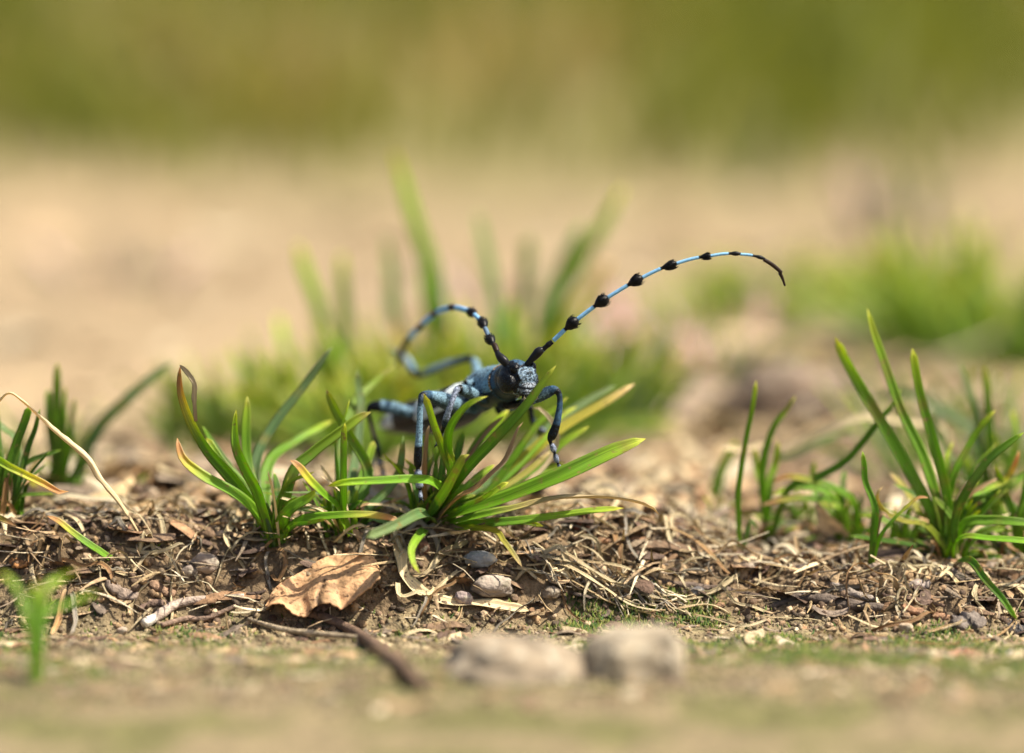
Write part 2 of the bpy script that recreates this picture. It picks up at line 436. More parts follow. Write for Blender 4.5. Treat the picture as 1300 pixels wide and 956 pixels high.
Fq = [(i*K+k, i*K+(k+1) % K, (i+1)*K+(k+1) % K, (i+1)*K+k) for i in range(len(c)-1) for k in range(K)]+[tuple(range(K))[::-1], tuple(range((len(c)-1)*K, len(c)*K))]
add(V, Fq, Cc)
body_c, body_T = c, T

fw = Vector((.60, -.76, -.24)).normalized(); sv = fw.cross(Vector((0, 0, 1))).normalized(); uv_ = sv.cross(fw).normalized()
# sv points to the photo's left; uv_ is up across the face
def HP(f, s, u): return HEAD+fw*f+sv*s+uv_*u
def blob(cen, ax, colf, sub=3, sq=2.0, rgh=0.0):
    v, f = ico_arrays(sub)
    if sq > 2: v = v/(np.sum(np.abs(v)**sq, axis=1)**(1/sq))[:, None]
    if rgh: v = v*np.array([1+rgh*noise.noise(Vector(p)*5+Vector(cen)*9) for p in v])[:, None]
    A = np.array([tuple(fw*ax[0]), tuple(sv*ax[1]), tuple(uv_*ax[2])])
    vv = v@A+np.array(tuple(cen)); cc = [colf(p) for p in v]
    add(vv, [tuple(t) for t in f], cc)
def facec(p):
    if p[0] < .1 or p[2] < -.8 or p[1] > .78: return BLK
    if abs(p[1]+.05) < .05 and p[2] > -.35: return (.03, .045, .06, .8)
    n_ = noise.noise(Vector(p)*6)
    if n_ > .12: return (.03, .045, .06, .6)
    return FACE if n_ > -.5 else PALE
def lipc(p):
    if p[2] < -.25: return BLK
    n_ = noise.noise(Vector(p)*7+Vector((3, 1, 2)))
    return (.015, .018, .02, .9) if n_ > .05 or abs(p[2]-.35) < .12 else (.22, .26, .31, .6)
blob(HP(-.02, 0, 0), (.17, .195, .185), lambda p: BLK if (p[1] > .25 or p[2] < -.4) else DBLUE, 4)
blob(HP(.09, -.01, -.005), (.12, .155, .165), facec, 5, 2.7, .10)
blob(HP(.16, -.01, -.06), (.105, .115, .085), lipc, 5, 2.6, .14)
blob(HP(.235, -.01, -.085), (.05, .10, .045), lipc, 4, 2.5, .15)
for s in (-1, 1): blob(HP(.17, s*.085-.01, .045), (.04, .04, .05), facec, 3)
blob(HP(.19, -.01, .0), (.03, .05, .055), lambda p: FACE, 3)
blob(HP(.03, .16, -.03), (.14, .07, .12), lambda p: BLK, 3)
blob(HP(.03, -.16, -.03), (.14, .06, .12), lambda p: BLK, 3)
for s in (-1, 1):
    blob(HP(.07, s*.115-.01, .13), (.055, .05, .06), lambda p: BLK, 3)
    blob(HP(.25, s*.07-.01, -.085), (.03, .03, .03), lambda p: BLK, 2)
    # side spines of the thorax
p0 = P(603, 492, 40.62)
for s in (-1, 1):
    S = Vector((.9*s*-1, -.42*s*-1*-1, 0)).normalized()
side = Vector(tuple(np.cross(body_T[95], (0, 0, 1)))).normalized()
for s in (-1, 1):
    q = P(624, 490, 40.66)+side*s*.235+Vector((0, 0, .03))
    V, Fq, Cc = tubev([q, q+side*s*.06+Vector((0, 0, .02)), q+side*s*.115+Vector((0, 0, .05))], [.07, .045, .012], [BLUE, BLUE, BLK], 10); add(V, Fq, Cc)
# scutellum / mesothorax shoulder bulge
V, Fq, Cc = tubev([P(600, 503, 40.95), P(606, 500, 40.87), P(614, 496, 40.8)], [.15, .19, .18], [PALE, PALE, BLUE], 14); add(V, Fq, Cc)

legs = [
 # photo-left front leg
 [(618, 508, 40.5, 7, NAVY), (608, 506, 40.4, 8.5, DBLUE), (597, 499, 40.2, 9, BLUE), (588, 495, 40.05, 8, BLUE), (582, 494, 40.0, 5.5, BLK), (579, 496, 39.96, 4.2, LILAC), (573, 512, 39.9, 4.0, LILAC), (568, 526, 39.9, 4.6, LILAC),
  (565, 537, 39.93, 5.4, NAVY), (564, 541, 39.95, 4.5, BLK), (562, 546, 40.0, 3, BLK), (560, 551, 40.05, 3.8, LILAC), (558, 557, 40.1, 2.5, BLK), (556, 562, 40.1, 3.2, LILAC), (555, 566, 40.1, 1.5, BLK)],
 # photo-left middle leg
 [(612, 514, 41.0, 7, NAVY), (598, 520, 40.8, 9.5, DBLUE), (578, 514, 40.5, 12, BLUE), (562, 508, 40.3, 11.5, BLUE), (549, 503.5, 40.15, 8.5, BLUE), (541, 501.5, 40.05, 6.5, DBLUE), (536, 503, 40.0, 5.6, BLK), (534.5, 508, 39.96, 4.6, NAVY), (533.3, 520, 39.95, 4.4, BLUE),
  (532.5, 545, 39.92, 4.8, BLUE), (531.5, 562, 39.9, 5.3, BLUE), (531, 569, 39.9, 6.0, BLK), (530.5, 582, 39.9, 6.4, BLK), (530.5, 591, 39.9, 5.4, BLK), (530.5, 595, 39.9, 2.6, BLK), (530.8, 599, 39.9, 5.0, LILAC), (531, 604, 39.9, 5.6, LILAC),
  (531.4, 608.5, 39.9, 3, BLK), (532, 612, 39.9, 4.8, LILAC), (532.6, 617, 39.9, 5.4, LILAC), (533, 621, 39.9, 2.6, BLK), (533.6, 625, 39.9, 2.4, LILAC), (534, 630, 39.88, 3.2, LILAC), (534.6, 635, 39.86, 1.4, BLK)],
 # photo-left hind leg
 [(572, 541, 41.9, 8, NAVY), (560, 537, 41.75, 7, NAVY), (545, 531, 41.6, 6.5, DBLUE), (520, 523.5, 41.5, 8, BLUE), (500, 518, 41.5, 9, BLUE), (487, 516, 41.5, 9, BLUE), (480, 515.8, 41.5, 8.5, BLK), (472, 516.5, 41.5, 7, BLK), (467.5, 519, 41.5, 4.5, BLK),
  (468, 527, 41.5, 3.4, NAVY), (472.5, 545, 41.55, 3.4, GREYB+(.3,)), (478, 563, 41.6, 4.2, NAVY), (481, 575, 41.6, 4.5, BLK), (482, 580, 41.6, 3, BLK), (483, 586, 41.6, 4.3, LILAC), (484, 593, 41.6, 3, BLK), (486, 600, 41.6, 4, LILAC), (487, 607, 41.6, 2, BLK)],
 # photo-right front leg
 [(636, 514, 40.5, 7.5, NAVY), (648, 514.5, 40.38, 6, BLK), (660, 512.5, 40.25, 6, BLK), (672, 508.5, 40.12, 7, DBLUE), (684, 503.5, 40.03, 8.3, BLUE), (695, 498, 39.98, 8.3, BLUE), (703, 495, 39.95, 6.6, DBLUE), (708, 497.5, 39.94, 5, BLK), (710.5, 504, 39.93, 4.2, NAVY),
  (710.5, 516, 39.92, 4.4, DBLUE), (708, 532, 39.9, 5.2, DBLUE), (705, 543, 39.9, 6.2, BLK), (701, 553, 39.9, 6.8, BLK), (698.5, 558, 39.9, 4.6, BLK), (698.8, 562, 39.9, 2.4, BLK), (701, 566, 39.9, 4.2, LILAC), (703, 571, 39.9, 4.6, LILAC), (704, 575.5, 39.9, 2.2, BLK),
  (705.5, 580, 39.9, 4.2, LILAC), (707, 585, 39.9, 3.4, LILAC), (708.3, 588, 39.9, 2, BLK), (710, 592, 39.9, 3, LILAC), (711.5, 596, 39.88, 1.2, BLK)],
 # photo-right middle leg
 [(632, 519, 41.0, 8, NAVY), (650, 515, 41.15, 7.5, DBLUE), (664, 514, 41.25, 6.5, DBLUE), (673, 517, 41.3, 5, BLK), (674.5, 527, 41.3, 4.2, BLK), (678, 537, 41.3, 4.6, NAVY), (683, 543, 41.3, 4, BLK), (689, 546.5, 41.3, 4, LILAC), (695, 550, 41.3, 2, BLK)],
 # photo-right hind leg, raised behind the back
 [(604, 503, 41.7, 7, NAVY), (607, 486, 41.95, 7, DBLUE), (606, 471, 42.2, 6.8, BLUE), (603, 461, 42.35, 6, BLUE), (597, 455.5, 42.4, 5.2, BLK), (588, 456.5, 42.5, 5, DBLUE), (566, 462.5, 42.65, 5, BLUE), (547, 470, 42.8, 5, BLUE), (535, 476, 42.95, 5, BLK), (529, 475.5, 43.0, 5, BLK),
  (524, 469, 43.1, 5, BLUE), (517, 458, 43.25, 6.2, PALE), (512, 452, 43.35, 4, DBLUE), (507, 450, 43.4, 5, PALE), (501, 447, 43.5, 3, NAVY), (496, 444, 43.6, 2.4, PALE)],
]
for lg in legs:
    rows = np.array([tuple(P(a, b, d))+(r*.9/FPX*d,)+tuple(cc) for a, b, d, r, cc in lg])
    pts = [rows[0]]; 
    s = cr(rows[:, :4], len(rows)*6)
    # colours: sharp steps between stations
    seg = np.linalg.norm(np.diff(rows[:, :3], axis=0), axis=1); cum = np.concatenate([[0], np.cumsum(seg)])
    u = np.linspace(0, cum[-1], len(s)); cols = []
    for x in u:
        i = min(int(np.searchsorted(cum, x, side='right'))-1, len(rows)-2); t = (x-cum[i])/seg[i]; t = min(max((t-.35)/.3, 0), 1)
        cols.append(tuple(rows[i, 4:]*(1-t)+rows[i+1, 4:]*t))
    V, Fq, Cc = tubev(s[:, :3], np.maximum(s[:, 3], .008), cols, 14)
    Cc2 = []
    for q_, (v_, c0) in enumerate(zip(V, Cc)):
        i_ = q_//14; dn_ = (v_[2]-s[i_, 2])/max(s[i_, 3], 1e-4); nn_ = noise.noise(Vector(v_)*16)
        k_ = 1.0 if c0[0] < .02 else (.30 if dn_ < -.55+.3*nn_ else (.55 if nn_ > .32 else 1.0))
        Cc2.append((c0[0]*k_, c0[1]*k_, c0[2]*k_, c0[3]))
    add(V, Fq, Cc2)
    # claws
    e = Vector(s[-1, :3]); dvec = (e-Vector(s[-4, :3])).normalized()
    for sd_ in (-1, 1):
        q = dvec.cross(Vector((0, 1, 0))).normalized()*sd_
        V, Fq, Cc = tubev([e-dvec*.03, e+dvec*.012+q*.022, e+dvec*.035+q*.026], [.013, .011, .005], [BLK]*3, 6); add(V, Fq, Cc)

tmp_me = bpy.data.meshes.new('tmp'); tmp_me.from_pydata(pv, [], pf); tmp = bpy.data.objects.new('tmp', tmp_me); COL.objects.link(tmp)
rm = tmp.modifiers.new('r', 'REMESH'); rm.mode = 'VOXEL'; rm.voxel_size = .0095; rm.use_smooth_shade = True
smm = tmp.modifiers.new('s', 'SMOOTH'); smm.factor = .5; smm.iterations = 2
dg = bpy.context.evaluated_depsgraph_get(); ev = tmp.evaluated_get(dg)
me = bpy.data.meshes.new_from_object(ev); bpy.data.objects.remove(tmp)
co = np.zeros(len(me.vertices)*3, np.float32); me.vertices.foreach_get('co', co); co = co.reshape(-1, 3)
kd = KDTree(len(pv))
for i, p in enumerate(pv): kd.insert(p, i)
kd.balance()
colarr = np.zeros((len(co), 4), np.float32)
pca = np.array(pc)
for i in range(len(co)):
    colarr[i] = pca[kd.find(co[i])[1]]
me.color_attributes.new('Col', 'FLOAT_COLOR', 'POINT').data.foreach_set('color', colarr.ravel())
me.polygons.foreach_set('use_smooth', np.ones(len(me.polygons), bool))
me.materials.clear(); me.materials.append(M_BODY); me.name = 'body'
body = bpy.data.objects.new('body', me); COL.objects.link(body); body.parent = beetle; child_fix(body, beetle)

# wing cases: two curved shells over the abdomen with pale and black bands
def wing_case(sgn):
    V = []; Cc = []; n = 120; K = 44
    i0, i1 = 3, 97
    for i in range(n):
        t = i/(n-1); ii = i0+(i1-i0)*t; j = int(ii); f = ii-j; cc = c_body[j]*(1-f)+c_body[j+1]*f; Tt = body_T[j]*(1-f)+body_T[j+1]*f
        S = np.cross(Tt, (0, 0, 1)); S /= np.linalg.norm(S); U = np.cross(S, Tt)
        endt = min(1, (1-t)/.10)**.5; endb = min(1, t/.12)**.5
        for k in range(K):
            a = math.radians(90-sgn*2-sgn*k/(K-1)*106*max(.25, min(endt*1.0+.2, 1))*max(.3, endb))
            pr = min(1, t/.45)**.62*(1-.30*max(0, (t-.90)/.10)**2.5)
            we = max(cc[3]*1.06, .335*pr); he = max(cc[4]*1.07, .225*pr); bu = 1+.03*math.sin(math.pi*k/(K-1))
            ctr = cc[:3]+U*min(0, -.02*t)
            p = ctr+S*math.cos(a)*we*bu+U*math.sin(a)*he*bu
            V.append(p)
            # bands: t=1 at the shoulder
            v = k/(K-1); e = .05*noise.noise(Vector((v*2.6+.3, sgn*0, 2)))+.022*noise.noise(Vector((v*11, t*3, 5)))
            tt = t+e
            black = (.82 < tt < .95 and v < .86) or (.42 < tt < .66 and v < .99) or (.10 < tt < .24 and .08 < v < .8) or v > .965
            Cc.append((.010, .010, .012, .5) if black else tuple(np.array((.52, .58, .60, .1))*1.1))
    V = np.array(V); Fq = [(i*K+k, i*K+k+1, (i+1)*K+k+1, (i+1)*K+k) for i in range(n-1) for k in range(K-1)]
    if sgn > 0: Fq = [f[::-1] for f in Fq]
    o = mesh_obj('wing_case', V, Fq, Cc, M_CHITIN, beetle); child_fix(o, beetle)
    s = o.modifiers.new('thickness', 'SOLIDIFY'); s.thickness = .014; s.offset = -1
    return o
c_body = body_c
wing_case(1); wing_case(-1)

# eyes: kidney shaped glossy domes hugging the antenna bases
def eye(s):
    pts = []; rr = []
    for k in range(13):
        a = math.radians(-60+k*19)
        pts.append(HP(.045-.03*math.cos(a)*.6+.02, s*(.135+.035*math.sin(a*.5+.4))-.01*s, .045-.085*math.sin(a)))
        rr.append(.018+.026*math.sin(math.pi*k/12))
    V, Fq, Cc = tubev(pts, rr, [(.006, .006, .007, 1)]*13, 14)
    o = mesh_obj('eye', V, Fq, Cc, M_CHITIN, beetle); child_fix(o, beetle)
eye(1); eye(-1)
# mandibles
for s in (-1, 1):
    pts = [HP(.215, s*.065-.01, -.10), HP(.26, s*.062-.01, -.125), HP(.285, s*.035-.01, -.15), HP(.28, s*.008-.01, -.165)]
    q = cr([tuple(p) for p in pts], 10)
    V, Fq, Cc = tubev(q, np.linspace(.036, .010, 10), [(.01, .009, .009, 1)]*10, 10)
    o = mesh_obj('mandible', V, Fq, Cc, M_CHITIN, beetle); child_fix(o, beetle)
# palps under the mouth
for s, l in ((-1, 1), (1, 1), (.4, .8)):
    pts = [HP(.20, s*.05-.01, -.13), HP(.225, s*.07-.01, -.17), HP(.24, s*.06-.01, -.20*l), HP(.26, s*.055-.01, -.215*l)]
    q = cr([tuple(p) for p in pts], 9)
    V, Fq, Cc = tubev(q, [.014, .012, .015, .009, .013, .015, .009, .012, .010], [(.03, .03, .035, .6) if i % 3 else (.3, .27, .2, .3) for i in range(9)], 8)
    o = mesh_obj('palp', V, Fq, Cc, M_CHITIN, beetle); child_fix(o, beetle)
# fringe of pale hairs on the lip and stiff hairs on the legs (part of the coat: one uncountable piece)
hv, hf, hc = [], [], []
def hair(p, d, l, r=.0022, col=(.25, .28, .32, .2)):
    V, Fq, Cc = tubev([p, p+d*l*.5, p+d*l], [r, r*.8, r*.3], [col]*3, 3, False); k = len(hv); hv.extend(V); hc.extend(Cc); hf.extend([tuple(i+k for i in f) for f in Fq])
for _ in range(60):
    hair(HP(.26, random.uniform(-.10, .08), -.10), (fw*random.uniform(.1, .8)-uv_*1+sv*random.uniform(-.4, .4)).normalized(), random.uniform(.03, .07), .003, (.5, .42, .28, .1))
me_v = co
nrm = np.zeros(len(me.vertices)*3, np.float32); me.vertices.foreach_get('normal', nrm); nrm = nrm.reshape(-1, 3)
for i in RS.choice(len(co), 7000, replace=False):
    d = Vector(nrm[i])+Vector((random.uniform(-.4, .4), random.uniform(-.4, .4), random.uniform(-.4, .2))); d.normalize()
    cc = colarr[i]
    if cc[0] < .03: continue
    hair(Vector(co[i]), d, random.uniform(.010, .024), .0018, (cc[0]*.8+.05, cc[1]*.8+.06, cc[2]*.8+.07, .2))
o = mesh_obj('hair', hv, hf, hc, M_CHITIN, beetle); child_fix(o, beetle); o['kind'] = 'stuff'

def antenna(scape, nodes, base_ped, first_r):
    rows = scape
    s = cr([tuple(P(a, b, d))+(r/FPX*d,) for a, b, d, r in rows], 20)
    V, Fq, Cc = tubev(s[:, :3], s[:, 3], [(.012, .012, .014, .9)]*20, 12)
    root = mesh_obj('antenna', V, Fq, Cc, M_CHITIN, beetle); child_fix(root, beetle)
    # nodes: (px,py,D, club radius px, blue radius px, blue colour fraction)
    path = [P(*base_ped)]+[P(*n[:3]) for n in nodes]
    dense = cr([tuple(p) for p in path], 60*(len(path)-1)+1)
    for i, nd in enumerate(nodes):
        n0, n1 = path[i], path[i+1]
        L_ = (n1-n0).length
        off = (.085 if nd[3] > 4 else .06)
        d_ = (n1-n0).normalized()
        start = n0+d_*(off*.9 if i else 0)
        nxt = (path[i+2]-n1).normalized() if i+2 < len(path) else d_
        end = n1+((nxt+d_)*.5).normalized()*off if i+1 < len(nodes) else n1
        m = 30; pts = []; rr = []; cl = []
        rc = nd[3]/FPX*nd[2]; rb = nd[4]/FPX*nd[2]
        clubL = (off*2.25)/max((end-start).length, 1e-6)
        for k in range(m):
            t = k/(m-1); p = start.lerp(end, t)
            bow = math.sin(math.pi*t)*.012*(1 if i > 3 else .4); p = p+Vector((0, 0, bow))
            pts.append(p)
            if nd[5] == 0:
                rr.append(rb*(1.05-.5*t) if i == len(nodes)-1 else rb*(1+.12*math.sin(math.pi*t))); cl.append((.03, .018, .012, .6)); continue
            x = (t-(1-clubL))/clubL
            if x < 0: rr.append(rb); cl.append(SKYB if nd[5] == 1 else GREY)
            else:
                rr.append(max(rb*.9, rc*math.sin(math.pi*min(1, max(.06, x**1.25*.93)))**.75)); cl.append((.008, .008, .009, .75) if x > .06 or 1 else SKYB)
        V, Fq, Cc = tubev(pts, rr, cl, 12); ob = mesh_obj('segment', V, Fq, Cc, M_CHITIN, root); child_fix(ob, beetle)
        if rc > rb*1.5:   # hair tuft gives the club a ragged edge
            hv2, hf2, hc2 = [], [], []
            for _ in range(170):
                t = 1-clubL*random.uniform(.15, .8); p = start.lerp(end, t); q = Vector((random.gauss(0, 1), random.gauss(0, 1), random.gauss(0, 1))); q = (q-d_*q.dot(d_)).normalized()
                x = (t-(1-clubL))/clubL; r0 = rc*math.sin(math.pi*min(1, max(.06, x**1.25*.93)))**.75
                Vh, Fh, Ch = tubev([p+q*r0*.8, p+q*(r0+.006)+d_*.012, p+q*(r0+.012)+d_*.034], [.003, .0025, .001], [(.008, .008, .009, .3)]*3, 3, False)
                k0 = len(hv2); hv2.extend(Vh); hc2.extend(Ch); hf2.extend([tuple(a+k0 for a in f) for f in Fh])
            oh = mesh_obj('hair_tuft', hv2, hf2, hc2, M_CHITIN, root); child_fix(oh, beetle); oh['kind'] = 'stuff'
    return root
a1 = antenna([(668.5, 463, 39.93, 3.6), (673, 458, 39.92, 4.0), (679, 452, 39.92, 5.4), (684, 446.5, 39.92, 6.0), (688, 444.5, 39.92, 4.6), (690, 444, 39.92, 3.0)],
        [(696, 438.5, 39.92, 3.8, 3.6, 1), (725.6, 411, 39.9, 7.8, 2.9, 1), (763.4, 382.7, 39.9, 7.8, 2.8, 1), (806.6, 356.4, 39.9, 7.0, 2.6, 1), (849.6, 337.1, 39.92, 5.2, 2.4, 1), (895, 325.7, 39.95, 3.8, 2.2, 1), (933, 322, 39.98, 3.0, 2.0, 1),
         (964.5, 326.3, 40.0, 2.6, 1.9, 1), (987.8, 341, 40.05, 2.4, 2.4, 0), (996.5, 362.8, 40.1, 2, 2.4, 0)], (689, 444.2, 39.92), 6)
a1['label'] = 'antenna swept out to the right in sharp focus'
a2 = antenna([(644.5, 466, 39.95, 4.2), (641, 459.5, 39.95, 5.6), (636, 454.5, 39.97, 5.6), (632.5, 450, 40.0, 4.2), (631, 446.5, 40.02, 3.2)],
        [(629.5, 442, 40.05, 3.5, 3.5, 0), (622.5, 432, 40.2, 6.0, 3.2, 2), (613.5, 410.5, 40.5, 6.2, 3.1, 2), (600, 396.5, 40.9, 5.8, 3.0, 1), (574, 390, 41.4, 4.6, 3.6, 1), (552, 397.5, 41.9, 4.6, 4.0, 1), (533, 415, 42.3, 4.4, 4.0, 1), (517, 433, 42.7, 4.2, 4.0, 1),
         (508, 449, 43.0, 4, 3.6, 0), (505.5, 464, 43.2, 3, 3.2, 0)], (631, 446.5, 40.02), 6)
a2['label'] = 'antenna arched back over the body and out of focus'

# ------------------------------------------------------------------ grass tufts
def tuft(bpx, bpy_, D=None, label='', group=None, cat='grass tuft'):
    b = G(bpx, bpy_) if D is None else None
    if b is None:
        q = P(bpx, bpy_, D); b = Vector((q.x, q.y, TZ(q.x, q.y)))
    return thing('grass_tuft', label, cat, b, group)
def spread(root, s=.12):
    b = root.location; x = b.x+random.uniform(-s, s); y = b.y+random.uniform(-s*.1, s*1.3)
    return Vector((x, y, TZ(x, y)))
def BT(root, pts, w, kind='g', s=.12, **k): return blade(root, pts, w, kind, base=spread(root, s), **k)
def stub(root, n, hpx=(25, 90), spreadpx=60, w=(5, 10), kinds='gglltgd', D=None):
    n = int(n*1.3)+4
    """short filler blades inside a tuft"""
    b = root.location
    for _ in range(n):
        ln = random.uniform(*hpx)/FPX*40; a = random.gauss(0, .65); ay = random.gauss(0, .35)
        p0 = spread(root, .16); tip = p0+Vector((math.sin(a)*ln, math.sin(ay)*ln*.6, math.cos(a)*ln))
        mid = p0.lerp(tip, .5)+Vector((-math.sin(a)*ln*random.uniform(0, .3), random.gauss(0, .06)*ln, ln*random.uniform(.02, .2)))
        kd_ = random.choice(kinds+('s' if random.random() < .5 else 'b')); nn = 16; wc = random.uniform(*w)/FPX*40
        V, Fq, Cc, UV = ribbon([tuple(p0-Vector((0, 0, .05))), tuple(mid), tuple(tip)], wprof(nn, wc), ramp(nn, KINDS[kd_])*random.uniform(.95, 1.5), random.uniform(-.8, .8), random.uniform(.2, .6), n=nn, twist=random.uniform(-.5, .5), seed=random.randint(0, 99999))
        o = mesh_obj('blade', V, Fq, Cc, M_STRAW if kd_ in 'sb' else M_GRASS, root, UV=UV); child_fix(o, root)

A = tuft(545, 670, 40.3, 'large green grass tuft in the middle with the beetle standing on it')
BT(A, [(706, 464, 39.55), (668, 516, 39.55), (629, 558, 39.65), (589, 602, 39.85)], 15, 'g', roll=.25, fold=.35)
BT(A, [(619, 503, 39.3), (603, 509, 39.3), (588, 520, 39.35), (572, 543, 39.5), (568, 570, 39.7), (574, 600, 39.9)], 12, 'g', roll=-.2, fold=.4)
BT(A, [(538, 500, 39.6), (545, 517, 39.6), (552, 540, 39.6), (564, 574, 39.7), (572, 612, 39.9)], 11, 'l', roll=.35)
BT(A, [(820, 557, 39.9), (796, 567, 39.85), (768, 579, 39.8), (708, 607, 39.7), (640, 635, 39.8), (585, 652, 40.0)], 23, 'g', roll=-.1, fold=.5, hint=(0, -.6, .8))
BT(A, [(792, 645, 39.7), (750, 649, 39.7), (708, 655, 39.75), (640, 663, 39.9)], 12, 'l', roll=.2)
BT(A, [(838, 655, 39.6), (832, 648, 39.6), (815, 640, 39.6), (780, 633, 39.6), (745, 632, 39.65), (705, 634, 39.7), (655, 646, 39.8), (600, 658, 40)], 12, 'h', roll=.1, fold=.55, tw=1.2, blunt=.08)
BT(A, [(806, 487, 41.3), (770, 511, 41.2), (712, 545, 41.1), (662, 586, 40.9), (600, 640, 40.7)], 16, 'y', roll=.2, fold=.35)
BT(A, [(782, 489, 41.7), (745, 510, 41.6), (700, 540, 41.4), (650, 590, 41.0)], 12, 'p')
BT(A, [(748, 541, 41.0), (715, 562, 40.9), (687, 587, 40.8), (650, 616, 40.6)], 11, 'g')
BT(A, [(664, 536, 39.5), (658, 545, 39.5), (652, 562, 39.5), (642, 585, 39.5), (625, 602, 39.5), (603, 622, 39.55), (580, 634, 39.7)], 13, 'b', roll=.2, fold=.4, tw=.9, s=.03)
BT(A, [(674, 518, 40.6), (684, 518, 40.6), (697, 530, 40.6), (707, 548, 40.6), (704, 572, 40.6), (670, 610, 40.5)], 6, 's', s=.05)
BT(A, [(721, 504, 40.9), (706, 518, 40.9), (684, 537, 40.85), (655, 577, 40.7), (610, 635, 40.5)], 11, 'g')
BT(A, [(733, 516, 41.3), (712, 530, 41.2), (690, 560, 41.0), (640, 610, 40.7)], 9, 'l')
BT(A, [(646, 520, 40.9), (628, 541, 40.8), (604, 570, 40.7), (575, 625, 40.5)], 14, 'g')
BT(A, [(640, 528, 40.5), (620, 548, 40.5), (598, 578, 40.45), (568, 636, 40.4)], 9, 'b', gain=1.1)
BT(A, [(596, 577, 39.4), (589, 580, 39.4), (578, 600, 39.45), (560, 632, 39.7)], 14, 'l', roll=-.2)
BT(A, [(416, 617, 39.5), (440, 613, 39.4), (480, 611, 39.4), (520, 609, 39.5), (548, 612, 39.7), (562, 630, 40)], 12, 'g', roll=.1, fold=.5, gain=1.15)
BT(A, [(464, 682, 38.6), (480, 676, 38.7), (505, 665, 38.9), (530, 653, 39.3), (545, 655, 39.8)], 15, 'p', gain=.9)
BT(A, [(533, 728, 38.9), (525, 716, 38.95), (522, 698, 39.1), (530, 682, 39.4)], 12, 'l', blunt=.3)
BT(A, [(663, 720, 39.3), (652, 704, 39.4), (640, 688, 39.5), (622, 672, 39.8)], 8, 'y')
BT(A, [(545, 540, 40.1), (542, 556, 40.1), (540, 590, 40.1), (539, 630, 40.2)], 7, 'b', s=.04)
BT(A, [(512, 553, 40.4), (511, 572, 40.4), (506, 600, 40.4), (492, 622, 40.3), (466, 650, 40.2), (500, 664, 40.2)], 11, 'p', s=.1)
BT(A, [(563, 560, 40.2), (562, 590, 40.1), (556, 630, 40.1)], 9, 'd')
BT(A, [(628, 590, 40.3), (606, 606, 40.2), (580, 630, 40.1)], 10, 'g')
BT(A, [(520, 590, 40.2), (526, 612, 40.2), (534, 640, 40.1)], 9, 'd')
BT(A, [(700, 572, 40.7), (668, 600, 40.5), (620, 630, 40.3)], 10, 'y')
BT(A, [(646, 612, 39.6), (634, 620, 39.6), (610, 636, 39.7)], 10, 'l', blunt=.3)
BT(A, [(690, 668, 39.9), (660, 662, 39.9), (610, 664, 40)], 8, 'g')
BT(A, [(718, 588, 41.2), (690, 600, 41.1), (640, 630, 40.8)], 13, 'g')
BT(A, [(588, 548, 40.6), (580, 580, 40.5), (565, 620, 40.4)], 11, 'd')
stub(A, 22, (20, 75)); stub(A, 16, (55, 125), w=(4, 7), kinds='glglp')

Bt = tuft(348, 668, 40.0, 'green grass tuft left of the beetle with two browned curling tips')
BT(Bt, [(229, 464, 40.05), (229, 480, 40.05), (231, 500, 40.0), (243, 533, 39.95), (265, 572, 39.9), (300, 614, 39.9)], 15, 't', roll=.3, fold=.5, tw=.5, blunt=.3, gain=.95)
blade(Bt, [(228, 463, 40.0), (238, 473, 39.95), (247, 487, 39.9), (247, 505, 39.9), (249, 535, 39.88)], 7, 's', roll=.5)
BT(Bt, [(225, 556, 39.85), (228, 572, 39.8), (236, 587, 39.75), (263, 608, 39.7), (307, 634, 39.8)], 14, 't', roll=-.1, fold=.5, blunt=.3)
BT(Bt, [(300, 520, 39.8), (299, 545, 39.75), (301, 570, 39.7), (314, 600, 39.75), (330, 630, 39.85)], 13, 'g', roll=.4, fold=.7, blunt=.3)
BT(Bt, [(314, 503, 40.6), (312, 550, 40.5), (314, 587, 40.4), (325, 625, 40.2)], 13, 'g')
BT(Bt, [(422, 440, 41.2), (405, 464, 41.15), (387, 490, 41.1), (347, 541, 40.9), (324, 594, 40.6)], 13, 'p', roll=.2, gain=.85)
BT(Bt, [(422, 534, 41.4), (400, 546, 41.3), (378, 559, 41.1), (340, 592, 40.8)], 15, 'g')
BT(Bt, [(471, 523, 40.3), (456, 530, 40.25), (441, 541, 40.2), (397, 574, 40.1), (368, 607, 40.0)], 14, 'l', gain=.85)
BT(Bt, [(400, 622, 39.8), (392, 632, 39.8), (365, 650, 39.85)], 15, 'g', blunt=.3)
BT(Bt, [(509, 661, 39.5), (485, 656, 39.5), (455, 654, 39.5), (415, 656, 39.6), (380, 662, 39.8)], 12, 't', roll=.1)
BT(Bt, [(414, 659, 39.4), (392, 664, 39.5), (370, 668, 39.7)], 6, 'g')
BT(Bt, [(257, 541, 40.7), (268, 560, 40.7), (290, 592, 40.6), (320, 630, 40.4)], 10, 'd')
BT(Bt, [(262, 556, 40.4), (285, 590, 40.3), (320, 632, 40.1)], 11, 'g')
BT(Bt, [(348, 600, 40.3), (352, 620, 40.2), (350, 645, 40.1)], 10, 'd')
stub(Bt, 8, (20, 50)); stub(Bt, 7, (50, 110), w=(4, 7), kinds='glp')

